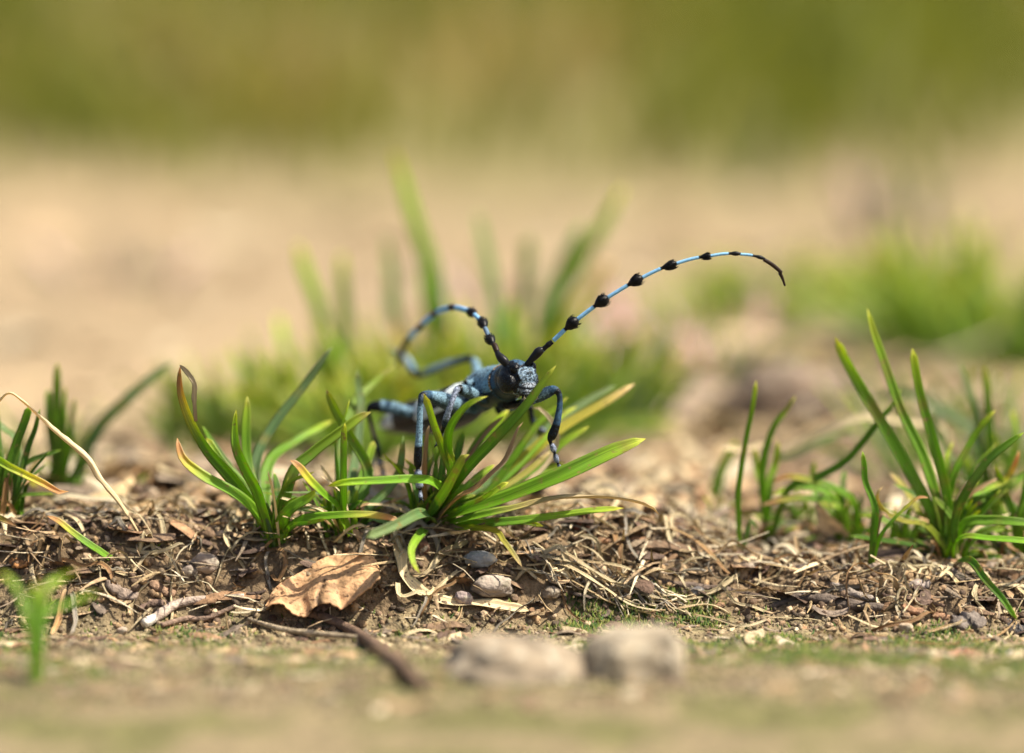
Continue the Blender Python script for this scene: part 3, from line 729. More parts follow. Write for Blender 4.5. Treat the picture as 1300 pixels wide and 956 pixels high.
C2 = tuft(434, 656, 40.1, 'small grass tuft with upright blades between left tuft and beetle')
BT(C2, [(438, 537, 39.8), (437, 560, 39.8), (437, 600, 39.8), (436, 640, 39.9)], 11, 'g', roll=.5, gain=1.1)
BT(C2, [(414, 494, 40.5), (420, 507, 40.5), (428, 524, 40.5), (447, 557, 40.45), (468, 600, 40.4), (455, 640, 40.2)], 13, 'l', gain=.8)
BT(C2, [(454, 469, 41.5), (455, 490, 41.5), (458, 514, 41.4), (454, 567, 41.1), (445, 620, 40.6)], 11, 'p')
BT(C2, [(502, 464, 42.0), (488, 474, 41.9), (474, 487, 41.8), (450, 512, 41.5), (435, 560, 41.0), (432, 610, 40.5)], 12, 'l', gain=.85)
BT(C2, [(444, 507, 40.3), (440, 525, 40.3), (431, 547, 40.3), (427, 567, 40.3), (429, 601, 40.2), (432, 640, 40.1)], 6, 'g', tw=2.0, gain=1.2)
BT(C2, [(368, 584, 39.6), (378, 592, 39.6), (394, 612, 39.65), (413, 631, 39.75), (428, 645, 39.9)], 13, 't', roll=-.4, fold=.5)
BT(C2, [(475, 560, 40.8), (462, 600, 40.6), (448, 640, 40.3)], 12, 'g')
stub(C2, 12, (20, 60)); stub(C2, 8, (50, 110), w=(4, 7), kinds='glp')

D1 = tuft(10, 690, 40.4, 'dark green grass tuft at the left edge with a yellow-tipped blade')
BT(D1, [(38, 515, 40.3), (30, 540, 40.3), (20, 565, 40.3), (8, 610, 40.3)], 12, 'd', gain=1.1)
BT(D1, [(51, 519, 40.5), (46, 545, 40.5), (36, 572, 40.5), (22, 625, 40.4)], 9, 'd', gain=1.1)
BT(D1, [(87, 624, 39.6), (74, 625, 39.6), (60, 617, 39.6), (40, 607, 39.6), (10, 592, 39.6), (-15, 580, 39.7), (-25, 620, 40)], 11, 't', roll=-.2, fold=.6, gain=1.1)
BT(D1, [(-8, 500, 40.8), (-5, 540, 40.8), (0, 600, 40.6)], 11, 'd')
BT(D1, [(-12, 528, 41.2), (5, 545, 41.2), (20, 560, 41.1), (26, 610, 40.9)], 9, 'p')
BT(D1, [(12, 640, 40.2), (14, 620, 40.3), (10, 600, 40.3), (2, 660, 40.3)], 7, 'b')
BT(D1, [(22, 668, 39.6), (5, 660, 39.6), (-12, 652, 39.7)], 8, 't')
stub(D1, 8, (25, 80), kinds='dgd'); stub(D1, 6, (70, 130), kinds='dgd')
D2 = tuft(75, 640, 42.4, 'blurred upright green grass tuft behind the dead stem at left')
for tp, ww in ((((73, 460), (72, 520), (74, 575)), 12), (((61, 494), (62, 540), (70, 590)), 10), (((82, 490), (82, 540), (80, 590)), 10), (((95, 506), (90, 550), (84, 590)), 9), (((78, 520), (76, 570)), 13), (((66, 540), (70, 590)), 11), (((104, 575), (95, 600), (84, 620)), 9)):
    BT(D2, [(a, b, 42.4) for a, b in tp], ww, random.choice('dg'), gain=1.0)
BT(D2, [(58, 578, 41.6), (46, 590, 41.6), (38, 610, 41.8)], 10, 'y')
stub(D2, 8, (30, 80), kinds='dg')
D3 = tuft(104, 640, 43.6, 'blurred lone broad grass blade leaning right behind the left edge tufts')
BT(D3, [(221, 460, 43.6), (195, 480, 43.6), (165, 506, 43.6), (128, 542, 43.6), (110, 580, 43.6)], 17, 'p', gain=.85, s=.05)
BT(D3, [(190, 600, 43.0), (172, 615, 43.0), (150, 640, 43.0)], 10, 'l', s=.05)
D4 = tuft(165, 722, 39.9, 'flat yellowing grass sprout in the litter below the dead stem')
BT(D4, [(60, 655, 39.7), (75, 662, 39.7), (95, 678, 39.7), (122, 697, 39.7), (150, 712, 39.8)], 9, 't', gain=1.1)
BT(D4, [(235, 692, 39.8), (228, 690, 39.8), (215, 696, 39.8), (190, 702, 39.8)], 5, 's')
BT(D4, [(150, 690, 39.9), (160, 700, 39.9)], 6, 'l'); BT(D4, [(205, 690, 39.9), (190, 700, 39.9)], 6, 'l'); BT(D4, [(178, 684, 40), (176, 700, 40)], 6, 'g')
D5 = tuft(45, 850, 35.4, 'strongly blurred young grass sprout in the bottom left foreground')
BT(D5, [(46, 738, 35.7), (45, 770, 35.6), (44, 810, 35.5)], 17, 'g', s=.05)
BT(D5, [(0, 728, 35.7), (20, 745, 35.7), (36, 790, 35.5)], 11, 'g', s=.05)
BT(D5, [(98, 725, 35.8), (75, 735, 35.8), (55, 760, 35.6)], 12, 'l', s=.05)
BT(D5, [(125, 752, 36.1), (90, 765, 36.0), (55, 785, 35.7)], 9, 'g', s=.05)

R1 = tuft(1208, 700, 40.7, 'tall green grass tuft at right with long upright blades')
BT(R1, [(1101, 391, 41.0), (1108, 420, 41.0), (1121, 457, 41.0), (1144, 521, 40.9), (1171, 578, 40.8), (1190, 640, 40.7)], 12, 'g')
BT(R1, [(1060, 428, 41.0), (1075, 460, 41.0), (1094, 494, 41.0), (1128, 551, 40.9), (1158, 604, 40.8), (1182, 650, 40.7)], 14, 'g')
BT(R1, [(1158, 442, 40.8), (1163, 475, 40.8), (1171, 511, 40.8), (1188, 571, 40.7), (1201, 624, 40.7), (1205, 671, 40.7)], 12, 'g')
BT(R1, [(1264, 521, 40.9), (1250, 535, 40.9), (1234, 558, 40.9), (1212, 601, 40.8), (1202, 640, 40.8)], 10, 'g')
BT(R1, [(1300, 549, 40.2), (1280, 563, 40.2), (1255, 584, 40.2), (1228, 622, 40.2), (1214, 652, 40.3), (1211, 681, 40.4)], 11, 'd', gain=1.1)
BT(R1, [(1294, 572, 41.0), (1287, 592, 41.0), (1275, 611, 41.0), (1245, 625, 40.9), (1220, 640, 40.8)], 9, 't', gain=1.2)
BT(R1, [(1340, 585, 41.1), (1300, 605, 41.1), (1260, 625, 41.0), (1225, 645, 40.9)], 11, 'g')
BT(R1, [(1345, 668, 40.2), (1300, 664, 40.2), (1255, 661, 40.3), (1222, 668, 40.4)], 13, 'g')
BT(R1, [(1345, 692, 39.9), (1300, 687, 39.9), (1255, 684, 40.0), (1220, 684, 40.2)], 12, 'g', gain=1.15)
BT(R1, [(1204, 575, 41.2), (1202, 600, 41.1), (1200, 640, 41)], 9, 'g')
BT(R1, [(1121, 618, 40.4), (1116, 622, 40.4), (1114, 636, 40.4), (1126, 652, 40.45), (1150, 662, 40.5), (1180, 670, 40.6)], 7, 'y', tw=.6, gain=1.2)
BT(R1, [(1292, 788, 39.0), (1283, 775, 39.0), (1270, 757, 39.1), (1250, 735, 39.3), (1232, 712, 39.7)], 10, 'd', fold=.5, gain=1.2)
BT(R1, [(1210, 560, 41.5), (1200, 600, 41.3)], 9, 'l'); BT(R1, [(1130, 600, 41.4), (1155, 630, 41.2)], 9, 'y')
stub(R1, 24, (30, 110), kinds='gdglt')
stub(R1, 10, (90, 170), w=(7, 11), kinds='gdg')
R2 = tuft(1255, 650, 42.6, 'blurred grass tuft behind the tall right tuft')
for tp, ww, k in ((((1250, 465), (1255, 520), (1258, 584)), 11, 'g'), (((1218, 461), (1230, 495), (1240, 530)), 9, 'p'), (((1285, 520), (1290, 560), (1275, 610)), 9, 'g'), (((1240, 560), (1250, 600)), 9, 'd'), (((1300, 600), (1280, 620)), 10, 'g'), (((1262, 548), (1270, 575), (1280, 600)), 10, 'g'), (((1180, 520), (1200, 570), (1230, 610)), 9, 'p')):
    BT(R2, [(a, b, 42.6) for a, b in tp], ww, k)
stub(R2, 18, (40, 120))
R3 = tuft(1105, 700, 40.3, 'short single green shoot with a yellow curled side blade left of the tall right tuft')
BT(R3, [(1095, 573, 40.2), (1097, 592, 40.2), (1098, 612, 40.2), (1109, 640, 40.2), (1111, 660, 40.2)], 9, 'd', s=.03, gain=1.15)
BT(R3, [(1179, 632, 40.2), (1166, 632, 40.2), (1150, 645, 40.2), (1131, 664, 40.2), (1116, 686, 40.25)], 6, 't', s=.03, gain=1.2)
BT(R3, [(1130, 660, 40.3), (1120, 652, 40.3), (1114, 670, 40.3)], 6, 'b', s=.03)
R4 = tuft(940, 668, 41.0, 'thin upright single grass blade right of centre')
BT(R4, [(960, 483, 41.0), (955, 520, 41.0), (947, 560, 41.0), (939, 610, 41.0), (937, 640, 41.0)], 7, 'g', s=.02, gain=.9)
BT(R4, [(962, 672, 40.9), (952, 664, 40.9)], 7, 'p', s=.02)
R5 = tuft(975, 645, 41.6, 'small two-bladed grass sprout beside the thin single blade')
BT(R5, [(1010, 503, 41.6), (1000, 520, 41.6), (980, 548, 41.6), (968, 604, 41.6)], 9, 'g', s=.04)
BT(R5, [(988, 560, 41.8), (984, 590, 41.8), (976, 620, 41.7)], 10, 'l', s=.04)
BT(R5, [(958, 570, 42), (962, 600, 42), (970, 630, 41.8)], 9, 'l', s=.04)
stub(R5, 6, (20, 60))
BT(R5, [(1144, 494, 41.2), (1133, 513, 41.2), (1114, 537, 41.2), (1075, 584, 41.3), (1036, 607, 41.4), (1000, 622, 41.5)], 9, 'd', s=.05, gain=1.2)
R6 = tuft(900, 660, 43.5, 'faint blurred grass blade slanting left of the thin single blade')
BT(R6, [(935, 560, 43.5), (918, 595, 43.5), (903, 640, 43.5)], 14, 'l', s=.04)
R7 = tuft(1080, 668, 41.5, 'low spreading grass tuft with arched straw-edged blades')
BT(R7, [(980, 613, 41.4), (1000, 605, 41.4), (1030, 610, 41.4), (1060, 620, 41.4), (1085, 640, 41.5)], 9, 't')
BT(R7, [(965, 642, 41.3), (1000, 634, 41.3), (1030, 633, 41.3), (1060, 640, 41.4)], 9, 't')
BT(R7, [(980, 628, 41.5), (1020, 618, 41.5), (1055, 630, 41.5)], 10, 'g')
BT(R7, [(1034, 585, 42), (1032, 610, 42), (1040, 640, 41.8)], 9, 'g'); BT(R7, [(1072, 596, 42), (1070, 630, 41.8)], 8, 'd')
BT(R7, [(1055, 640, 41.3), (1070, 650, 41.4)], 9, 'g')
stub(R7, 22, (20, 80))
R9 = tuft(1020, 655, 42.4, 'low loose grass tuft between the two-bladed sprout and the arched-bladed tuft')
stub(R9, 12, (25, 75), w=(5, 8), kinds='glg')
R10 = tuft(1292, 690, 40.9, 'bushy green grass tuft cut off by the right edge')
BT(R10, [(1262, 590, 41), (1275, 620, 41), (1288, 660, 40.9)], 9, 'g'); BT(R10, [(1312, 560, 41), (1305, 610, 41), (1296, 660, 40.9)], 10, 'g')
stub(R10, 18, (40, 120), kinds='gdgl')
R11 = tuft(1150, 690, 41.3, 'short bright grass tuft just left of the foot of the tall right tuft')
BT(R11, [(1090, 655, 41.2), (1110, 655, 41.2), (1135, 670, 41.2)], 8, 'l')
stub(R11, 12, (30, 90), w=(5, 8))
R12 = tuft(905, 672, 42.2, 'tiny sparse grass seedling beyond the drooping dry blade tip')
stub(R12, 2, (25, 60), w=(4, 6), kinds='l')
R8 = tuft(1190, 610, 43.6, 'faded broken blades leaning behind the tall right tuft')
blade(R8, [(980, 577, 43.2), (1030, 555, 43.2), (1091, 531, 43.2), (1150, 538, 43.4), (1205, 552, 43.6)], 9, 's', base=R8.location, gain=.85)
blade(R8, [(984, 586, 43.3), (1030, 566, 43.3), (1080, 545, 43.4)], 9, 'p')
blade(R8, [(915, 568, 42.4), (940, 571, 42.4), (965, 566, 42.4), (984, 557, 42.4)], 8, 's')
blade(R8, [(1300, 560, 44.5), (1230, 540, 44.5), (1160, 500, 44.5), (1110, 505, 44.5)], 11, 'p')

def on_ground0(px, D):
    q = P(px, 500, D); return Vector((q.x, q.y, TZ(q.x, q.y)))
# blurred tufts in the background, a few centimetres behind the beetle
def bg_tuft(px, D, label, tips, w, n=14, hh=(60, 170), sp=150, kinds='glgyd', group=None, gain=1.0):
    q = P(px, 500, D); b = Vector((q.x, q.y, TZ(q.x, q.y)))
    r = thing('grass_tuft', label, 'grass tuft', b, group)
    for t in tips:
        BT(r, [(a, c_, D) for a, c_ in t[0]], t[1], t[2], s=.25, gain=gain*.95)
    for _ in range(int(n*1.7)):
        ln = random.uniform(*hh)/FPX*D; a = random.gauss(0, .55); x0 = b.x+random.uniform(-sp, sp)/FPX*D*.6; y0 = b.y+random.uniform(-.8, .8)
        p0 = Vector((x0, y0, TZ(x0, y0)-.05)); tip = p0+Vector((math.sin(a)*ln+(x0-b.x)*.4, random.gauss(0, .3)*ln, math.cos(a)*ln)); mid = p0.lerp(tip, .5)+Vector((0, 0, ln*.08))
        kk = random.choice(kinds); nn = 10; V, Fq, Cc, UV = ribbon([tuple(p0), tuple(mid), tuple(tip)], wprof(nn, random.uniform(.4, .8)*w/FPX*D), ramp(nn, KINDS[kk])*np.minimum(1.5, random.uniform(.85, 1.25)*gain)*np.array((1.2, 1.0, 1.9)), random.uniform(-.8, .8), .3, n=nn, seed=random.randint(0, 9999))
        o = mesh_obj('blade', V, Fq, Cc, M_STRAW if kk == 's' else M_GRASS, r, UV=UV); child_fix(o, r)
    return r
bg_tuft(560, 49, 'blurred tall grass tuft behind the beetle with the highest blade', [(((500, 190), (515, 240), (530, 290), (550, 350), (560, 430)), 20, 'l'), (((490, 300), (496, 350), (505, 420)), 18, 'p'), (((605, 268), (614, 310), (626, 370), (628, 450)), 17, 'p'), (((535, 330), (545, 400)), 17, 'g')], 17, 60, (90, 190), kinds='lgll', gain=1.45)
bg_tuft(400, 48.5, 'blurred grass tuft behind the browned curling blade tips', [(((378, 308), (388, 345), (405, 390), (420, 470)), 18, 'l'), (((434, 320), (435, 370), (436, 440)), 17, 'g'), (((352, 400), (365, 450)), 15, 'l')], 17, 60, (70, 160), kinds='lgll', gain=1.45)
bg_tuft(480, 46.5, 'blurred low grass tuft behind the raised hind leg', [(((498, 408), (505, 425), (515, 470)), 13, 'y')], 16, 50, (80, 150), kinds='llgg', gain=1.4)
bg_tuft(670, 49.5, 'blurred fanned grass tuft behind the head of the beetle', [(((672, 300), (668, 350), (662, 430)), 17, 'p'), (((792, 238), (765, 290), (735, 340), (700, 410)), 21, 'l'), (((775, 330), (745, 370), (710, 420)), 18, 'y'), (((740, 285), (715, 340), (690, 400)), 18, 'p'), (((650, 380), (645, 430)), 18, 'g')], 18, 60, (80, 180), kinds='lggl', gain=1.45)
bg_tuft(310, 48, 'blurred low grass tuft above the left tuft', [], 16, 40, (60, 140), kinds='lgl')
bg_tuft(760, 50, 'blurred yellow-green tuft right behind the head', [], 17, 40, (50, 140), kinds='llgp', sp=120, gain=1.2)
bg_tuft(870, 54, 'low yellowish blurred tuft below the long antenna', [], 15, 30, (40, 90), kinds='lpsl', sp=150, gain=1.1)
bg_tuft(1000, 60, 'low blurred green tuft right of the antenna tip', [], 16, 60, (50, 115), kinds='lglg', sp=170, gain=1.5)
bg_tuft(1110, 61, 'low blurred green tuft behind the tall right tuft tips', [], 16, 50, (45, 105), kinds='lglp', sp=150, gain=1.4)
bg_tuft(1250, 56, 'broad blurred green tuft at the right edge', [], 17, 90, (90, 210), kinds='glgl', sp=190, gain=1.6)
bg_tuft(980, 50, 'pale blurred grass wisps between the thin single blade and the rock', [], 11, 12, (30, 90), kinds='lpg', sp=100, gain=1.3)
bg_tuft(1220, 46.5, 'loose blurred grass tuft far behind the tall right tuft', [], 12, 30, (60, 170), kinds='lgpg', sp=170, gain=1.3)
bg_tuft(60, 46, 'loose blurred grass tuft behind the left edge tufts', [], 11, 14, (40, 110), kinds='lgp', sp=90, gain=1.3)
bg_tuft(880, 59, 'wide low pale green blurred grass just right of the antenna', [], 16, 45, (30, 80), kinds='llgs', sp=170, gain=1.3)
bg_tuft(1190, 57, 'blurred green tuft just left of the right edge one', [], 16, 16, (30, 80), kinds='gld', sp=90)
bg_tuft(1175, 72, 'pale tall blurred grass at upper right', [(((1175, 200), (1172, 260), (1180, 330)), 16, 'p')], 14, 8, (60, 120), kinds='ps')
bg_tuft(640, 62, 'faint blurred grass wisps in the middle distance', [], 12, 10, (40, 100), kinds='ps', sp=160)
bg_tuft(150, 66, 'faint blurred low grass on the bare path at left', [], 12, 8, (30, 60), kinds='ps', sp=120)
o_ = thing('dead_grass', 'pale straw lying level in the blurred distance below the green band', 'dead grass', on_ground0(1010, 56))
blade(o_, [(850, 436, 56), (930, 428, 56.2), (1010, 431, 56.3), (1090, 430, 56.3), (1172, 434, 56)], 13, 's', gain=1.2)
blade(o_, [(870, 452, 55), (940, 440, 55.2), (1030, 438, 55.3)], 9, 's', gain=1.1)
# leaning dry stalk far behind the antenna
st_ = thing('dry_grass_stalk', 'long faint blurred grass stalk leaning up right in the distance', 'grass stalk', G(900, 330))
blade(st_, [(1075, 30, 85), (1010, 120, 85), (950, 220, 85), (905, 300, 85)], 15, 'p', gain=.9)
blade(st_, [(1180, 60, 88), (1090, 170, 88), (1010, 270, 88), (960, 350, 88)], 12, 's', gain=.7)
blade(st_, [(1000, 150, 82), (960, 230, 82), (915, 320, 82)], 14, 'p', gain=.9)

# the dead stem at left
ds = thing('dead_grass', 'long bent dead straw stem leaning down across the left edge tuft', 'grass stem', G(197, 705))
o = blade(ds, [(-12, 522, 39.9), (0, 510, 39.85), (12, 500, 39.8), (30, 512, 39.8), (60, 540, 39.75), (88, 563, 39.75), (112, 583, 39.75), (128, 606, 39.8), (150, 632, 39.85), (165, 655, 39.9), (180, 682, 39.95)], 8, 's', base=ds.location, roll=.9, fold=.7, tw=5, n=70, name='stem', gain=1.35)
sd2 = thing('dead_seed_stem', 'short brown knobbly dead stem rising beside the foot of the long dead stem', 'grass stem', G(205, 700))
rows = cr([tuple(G(205, 700))+(.03,), tuple(P(222, 672, 41.2))+(.035,), tuple(P(240, 645, 41.4))+(.03,), tuple(P(262, 617, 41.6))+(.015,)], 26)
V, Fq, Cc = tubev(rows[:, :3], rows[:, 3]*(1+.5*np.sin(np.arange(26)*1.9)), [tuple(hx(TAN, random.uniform(.5, 1)))+(0,) for _ in range(26)], 8)
o = mesh_obj('stem', V, Fq, Cc, M_CHIP, sd2); child_fix(o, sd2)

# ------------------------------------------------------------------ litter things, each placed on the ground
def strap(name, label, cat, pts, w, kind='s', lift=.03, **k):
    """strip of dead grass lying on the litter; pts = (px,py[,lift])"""
    wp = []
    for p in pts:
        g = G(p[0], p[1]); g.z += (p[2] if len(p) > 2 else lift); wp.append(g)
    n = k.get('n', 30); root_loc = wp[0]
    D = wp[0].y+40; wc = w/FPX*D
    cols = ramp(n, KINDS[kind] if isinstance(kind, str) else kind)*random.uniform(.85, 1.1)*k.get('gain', 1)
    wpf = wprof(n, wc, .12, .8)*(1+.3*np.array([noise.noise(Vector((i*.35, w, wp[0].x*5))) for i in range(n)]))
    # one real curve: the ends follow the ground, the middle springs clear of it
    V, Fq, Cc, UV = ribbon([tuple(p) for p in wp], wpf, cols, k.get('roll', random.uniform(-.4, .4)), k.get('fold', .5), thick=.22, n=n, twist=k.get('tw', random.uniform(-1, 1)), hint=(0, -.5, .85), seed=random.randint(0, 9999))
    o = mesh_obj(name, V, Fq, Cc, M_STRAW, UV=UV); recentre(o, root_loc)
    return tag(o, label, cat)
def lean(pts):  # (px,py,D) free standing
    return [P(*p) for p in pts]
strap('dead_grass_strap', 'broad straw-coloured dead strap curving down right of the brown leaf', 'dead grass', [(497, 676, .1), (505, 695), (509, 712), (512, 738), (524, 752), (542, 763), (575, 773), (620, 776, .06), (672, 779, .05)], 16, gain=1.25, n=50)
strap('dead_grass_strap', 'short straw-coloured dead blade standing behind the brown leaf', 'dead grass', [(430, 664, .1), (431, 680), (434, 697)], 14)
strap('dead_grass_curl', 'curled straw ribbon below the foot of the left tuft', 'dead grass', [(306, 656, .12), (296, 668, .08), (287, 688), (290, 703), (300, 718), (312, 731)], 9, n=40)
strap('dead_grass_curl', 'thin curled straw ribbon left of the brown leaf', 'dead grass', [(272, 752), (280, 738), (284, 720), (292, 708), (310, 700)], 5)
strap('dead_grass_strap', 'thin straw running from the brown leaf up to the left tuft', 'dead grass', [(315, 728, .08), (345, 705, .12), (372, 688, .12), (405, 668, .1)], 4, 'b')
strap('dead_grass_strap', 'curled dry blade right of the broad strap', 'dead grass', [(520, 738), (540, 735, .06), (555, 722, .1), (570, 708, .1), (590, 703)], 7)
strap('dead_grass_strap', 'flat dry blade lying below the small pebbles', 'dead grass', [(548, 762), (565, 750), (580, 736), (594, 731)], 6)
strap('dead_grass_strap', 'olive-brown folded blade above the small pebbles', 'dead grass', [(545, 728), (560, 716, .1), (580, 706, .1), (594, 700, .1)], 10, [(0, TAN), (1, (.33, .27, .13))])
strap('thin_straw', 'thin straw arc cupped under the brown pebble', 'dead grass', [(589, 739), (595, 747), (606, 757), (622, 762), (638, 758), (650, 746), (655, 738)], 4, n=36)
strap('dead_grass_strap', 'pale straw lying flat behind the tall shoot at right', 'dead grass', [(930, 686, .1), (965, 692, .12), (1010, 703, .1), (1062, 717)], 6, [(0, STRAW), (1, (.75, .66, .48))], gain=1.2, tw=.2)
strap('dead_grass_strap', 'long tan straw slanting down in the middle right litter', 'dead grass', [(846, 682, .1), (875, 697, .12), (900, 716, .1), (925, 735), (952, 749), (982, 758)], 7, 'b')
strap('thin_straw', 'thin straight straw on the moss near the dark bark strip', 'dead grass', [(966, 787), (1000, 789), (1030, 790), (1060, 792)], 3, 's')
strap('curved_straw', 'arched thin straw loop standing over the bark strip', 'dead grass', [(1147, 743, .03), (1130, 741, .1), (1112, 737, .14), (1094, 737, .18), (1080, 744, .2), (1075, 758, .16), (1077, 776, .08), (1082, 792)], 4, 'b', n=44, gain=1.3)
strap('curved_twig', 'long thin arc of dry stem sweeping across the moss at lower right', 'twig', [(1292, 788, .1), (1280, 803, .06), (1255, 814), (1211, 820), (1161, 817), (1106, 808), (1076, 801), (1063, 785)], 3.4, 'b', n=60, fold=.2)
strap('dead_grass_strap', 'pale thread-like straw at the lower right edge', 'dead grass', [(1292, 792, .1), (1283, 806), (1268, 820), (1255, 832)], 3, 's')
strap('dead_grass_strap', 'knotted straw ribbon below the sprout at left', 'dead grass', [(163, 740), (175, 728, .08), (186, 715, .1), (198, 706, .08), (215, 703)], 7)
strap('dead_grass_strap', 'flat tangled straw stretched from the left edge', 'dead grass', [(28, 744), (60, 738), (95, 732), (130, 731), (163, 738)], 8, n=40)
strap('dead_grass_strap', 'thin straw just below the flat tangled one', 'dead grass', [(35, 756), (70, 748), (110, 744), (140, 752)], 4)
strap('dead_grass_strap', 'small curled straw chip near the dark hollow', 'dead grass', [(167, 782), (165, 770), (172, 757), (185, 750), (192, 745)], 7)
strap('dead_grass_strap', 'short tan stub standing at the edge of the litter on the left', 'dead grass', [(66, 806), (74, 792, .05), (80, 778, .1), (84, 768, .12)], 9, 'b', gain=1.3)
strap('dead_grass_strap', 'pale grey straw behind the yellowing sprout', 'dead grass', [(30, 668, .05), (60, 660, .08), (95, 668, .08), (110, 690)], 8)
strap('dead_grass_strap', 'small upright pale straw behind the left sprout', 'dead grass', [(100, 648, .1), (106, 658, .05), (118, 672)], 8, gain=1.1)
for i, (pp, ww, lb) in enumerate([
  ([(664, 716, .06), (700, 722, .1), (740, 741, .12), (780, 757, .1), (815, 768)], 6, 'topmost straw strand of the fibre bundle'),
  ([(668, 728, .04), (715, 735, .1), (760, 755, .1), (800, 775), (840, 790)], 5, 'straw strand through the middle of the fibre bundle'),
  ([(705, 716, .1), (735, 735, .14), (770, 752, .12), (810, 762, .06)], 5, 'arched straw strand over the fibre bundle'),
  ([(720, 706, .08), (750, 716, .12), (775, 735, .1), (800, 748)], 5, 'short pale straw at the upper end of the fibre bundle'),
  ([(712, 738), (738, 753, .05), (775, 772), (812, 785), (860, 800)], 4, 'lowest straw strand of the fibre bundle'),
  ([(815, 752, .05), (835, 748, .1), (858, 748, .1), (872, 757)], 7, 'pale arched straw right of the fibre bundle'),
  ([(800, 764), (840, 772), (870, 771), (893, 768)], 5, 'straw strand pointing right out of the fibre bundle'),
  ([(860, 780), (895, 777, .04), (915, 782), (930, 793)], 5, 'bright small straw at the right end of the fibre bundle'),
  ([(880, 792), (910, 797), (945, 803), (975, 797)], 4, 'thin straw lying on the moss beyond the fibre bundle'),
  ([(735, 700, .1), (755, 704, .1), (765, 716, .05)], 6, 'stubby straw above the fibre bundle'),
  ([(655, 742, .02), (670, 736, .05), (687, 739)], 8, 'grey straw stub between pebble and fibre bundle'),
  ([(656, 731, .05), (668, 733, .05), (682, 741)], 5, 'pale split straw beside the brown pebble'),
  ([(690, 718, .1), (712, 720, .12), (720, 735, .05)], 10, 'broad flattened straw at the head of the fibre bundle'),
  ([(745, 728, .1), (790, 742, .12), (825, 760, .06)], 4, 'fine straw strand beside the arched one in the fibre bundle')]):
    pp = [(q[0], q[1], (q[2] if len(q) > 2 else .03)+.05) for q in pp]; ww *= 1.0
    strap('straw_strand', lb, 'straw', pp, ww, [(0, TAN), (.5, STRAW), (1, (.6, .5, .33))] if i % 3 else [(0, (.36, .29, .19)), (1, STRAW)], n=30)

def chip(name, label, cat, pts, h, col, thick=.05, lift=.02, jag=.25, tilt=.0, seed=0, mat=None):
    """an irregular flake lying on the ground: pts is its centre line in the photo, h its width in px"""
    r = random.Random(seed)
    line = [G(a, b, lift) for a, b in pts]
    c_ = cr([tuple(p) for p in line], 14); D = c_[0][1]+40; hw = h/FPX*D*.5
    Tn = np.gradient(c_, axis=0); Tn /= np.linalg.norm(Tn, axis=1)[:, None]
    V = []; Cc = []; K = 6
    for i in range(14):
        t = i/13; s_ = np.cross(Tn[i], (0, -.35+tilt, .94)); s_ /= np.linalg.norm(s_); u_ = np.cross(s_, Tn[i])
        wv = hw*(math.sin(math.pi*min(.97, max(.03, t)))**.35)*(1+jag*r.uniform(-1, 1))
        for k in range(K):
            s = -1+2*k/(K-1)
            V.append(c_[i]+s_*s*wv+u_*(hw*.35*(1-s*s)+.02*r.uniform(-1, 1))); Cc.append(tuple(hx(col, r.uniform(.75, 1.25)))+(1,))
        for k in range(K):
            s = 1-2*k/(K-1)
            V.append(c_[i]+s_*s*wv*.96+u_*(hw*.35*(1-s*s)-thick)); Cc.append(tuple(hx(col, .6))+(1,))
    Q = 2*K; Fq = [(i*Q+k, i*Q+(k+1) % Q, (i+1)*Q+(k+1) % Q, (i+1)*Q+k) for i in range(13) for k in range(Q)]+[tuple(range(Q))[::-1], tuple(range(13*Q, 14*Q))]
    o = mesh_obj(name, V, Fq, Cc, mat or M_CHIP); recentre(o, line[0]); return tag(o, label, cat)
chip('bark_strip', 'dark flat bark strip lying on the moss edge at lower right', 'bark', [(978, 768), (1020, 766), (1070, 767), (1126, 772)], 17, (.13, .10, .08), seed=1, thick=.09)
chip('bark_flake', 'round grey bark flake standing below the tall right tuft', 'bark', [(1157, 742), (1168, 738), (1181, 742)], 24, (.27, .22, .19), seed=2)
chip('bark_flake', 'rough wedge of dark bark near the lower right corner', 'bark', [(1213, 796), (1230, 788), (1250, 800)], 32, (.20, .165, .14), seed=3, jag=.4, thick=.1)
chip('bark_flake', 'long brown bark sliver above the wedge of dark bark', 'bark', [(1140, 772), (1170, 776), (1205, 785)], 13, (.30, .17, .10), seed=4)
chip('bark_flake', 'thin dark sliver over the long brown one', 'bark', [(1120, 758), (1160, 762), (1200, 770)], 8, (.17, .11, .08), seed=14)
chip('leaf_fragment', 'small pinkish leaf fragment on the bare soil at lower right', 'leaf', [(1206, 832), (1222, 828), (1245, 832)], 16, (.50, .27, .17), seed=5, thick=.02, mat=M_LEAF)
chip('leaf_fragment', 'tan leaf fragment leaning behind the litter at right', 'leaf', [(1160, 710), (1180, 705), (1200, 712)], 22, (.42, .30, .16), seed=6, thick=.02, mat=M_LEAF)
chip('bark_flake', 'grey-brown flake in the litter above the dark hollow', 'bark', [(135, 748), (155, 752), (175, 760)], 22, (.25, .19, .15), seed=7, jag=.35)
chip('bark_flake', 'brown flake beside the knotted straw ribbon', 'bark', [(190, 742), (206, 750), (222, 760)], 17, (.27, .17, .11), seed=8)
chip('bark_flake', 'dark twig-like flake below the knotted straw ribbon', 'bark', [(175, 768), (200, 772), (225, 778)], 10, (.18, .12, .09), seed=18)
chip('leaf_fragment', 'rusty leaf fragment under the yellowing blade at the left edge', 'leaf', [(14, 716), (24, 722), (36, 728)], 18, (.50, .24, .09), seed=9, thick=.02, mat=M_LEAF)
chip('bark_flake', 'reddish brown flake behind the yellowing sprout', 'bark', [(95, 640), (130, 655), (165, 670)], 12, (.33, .17, .11), seed=10)
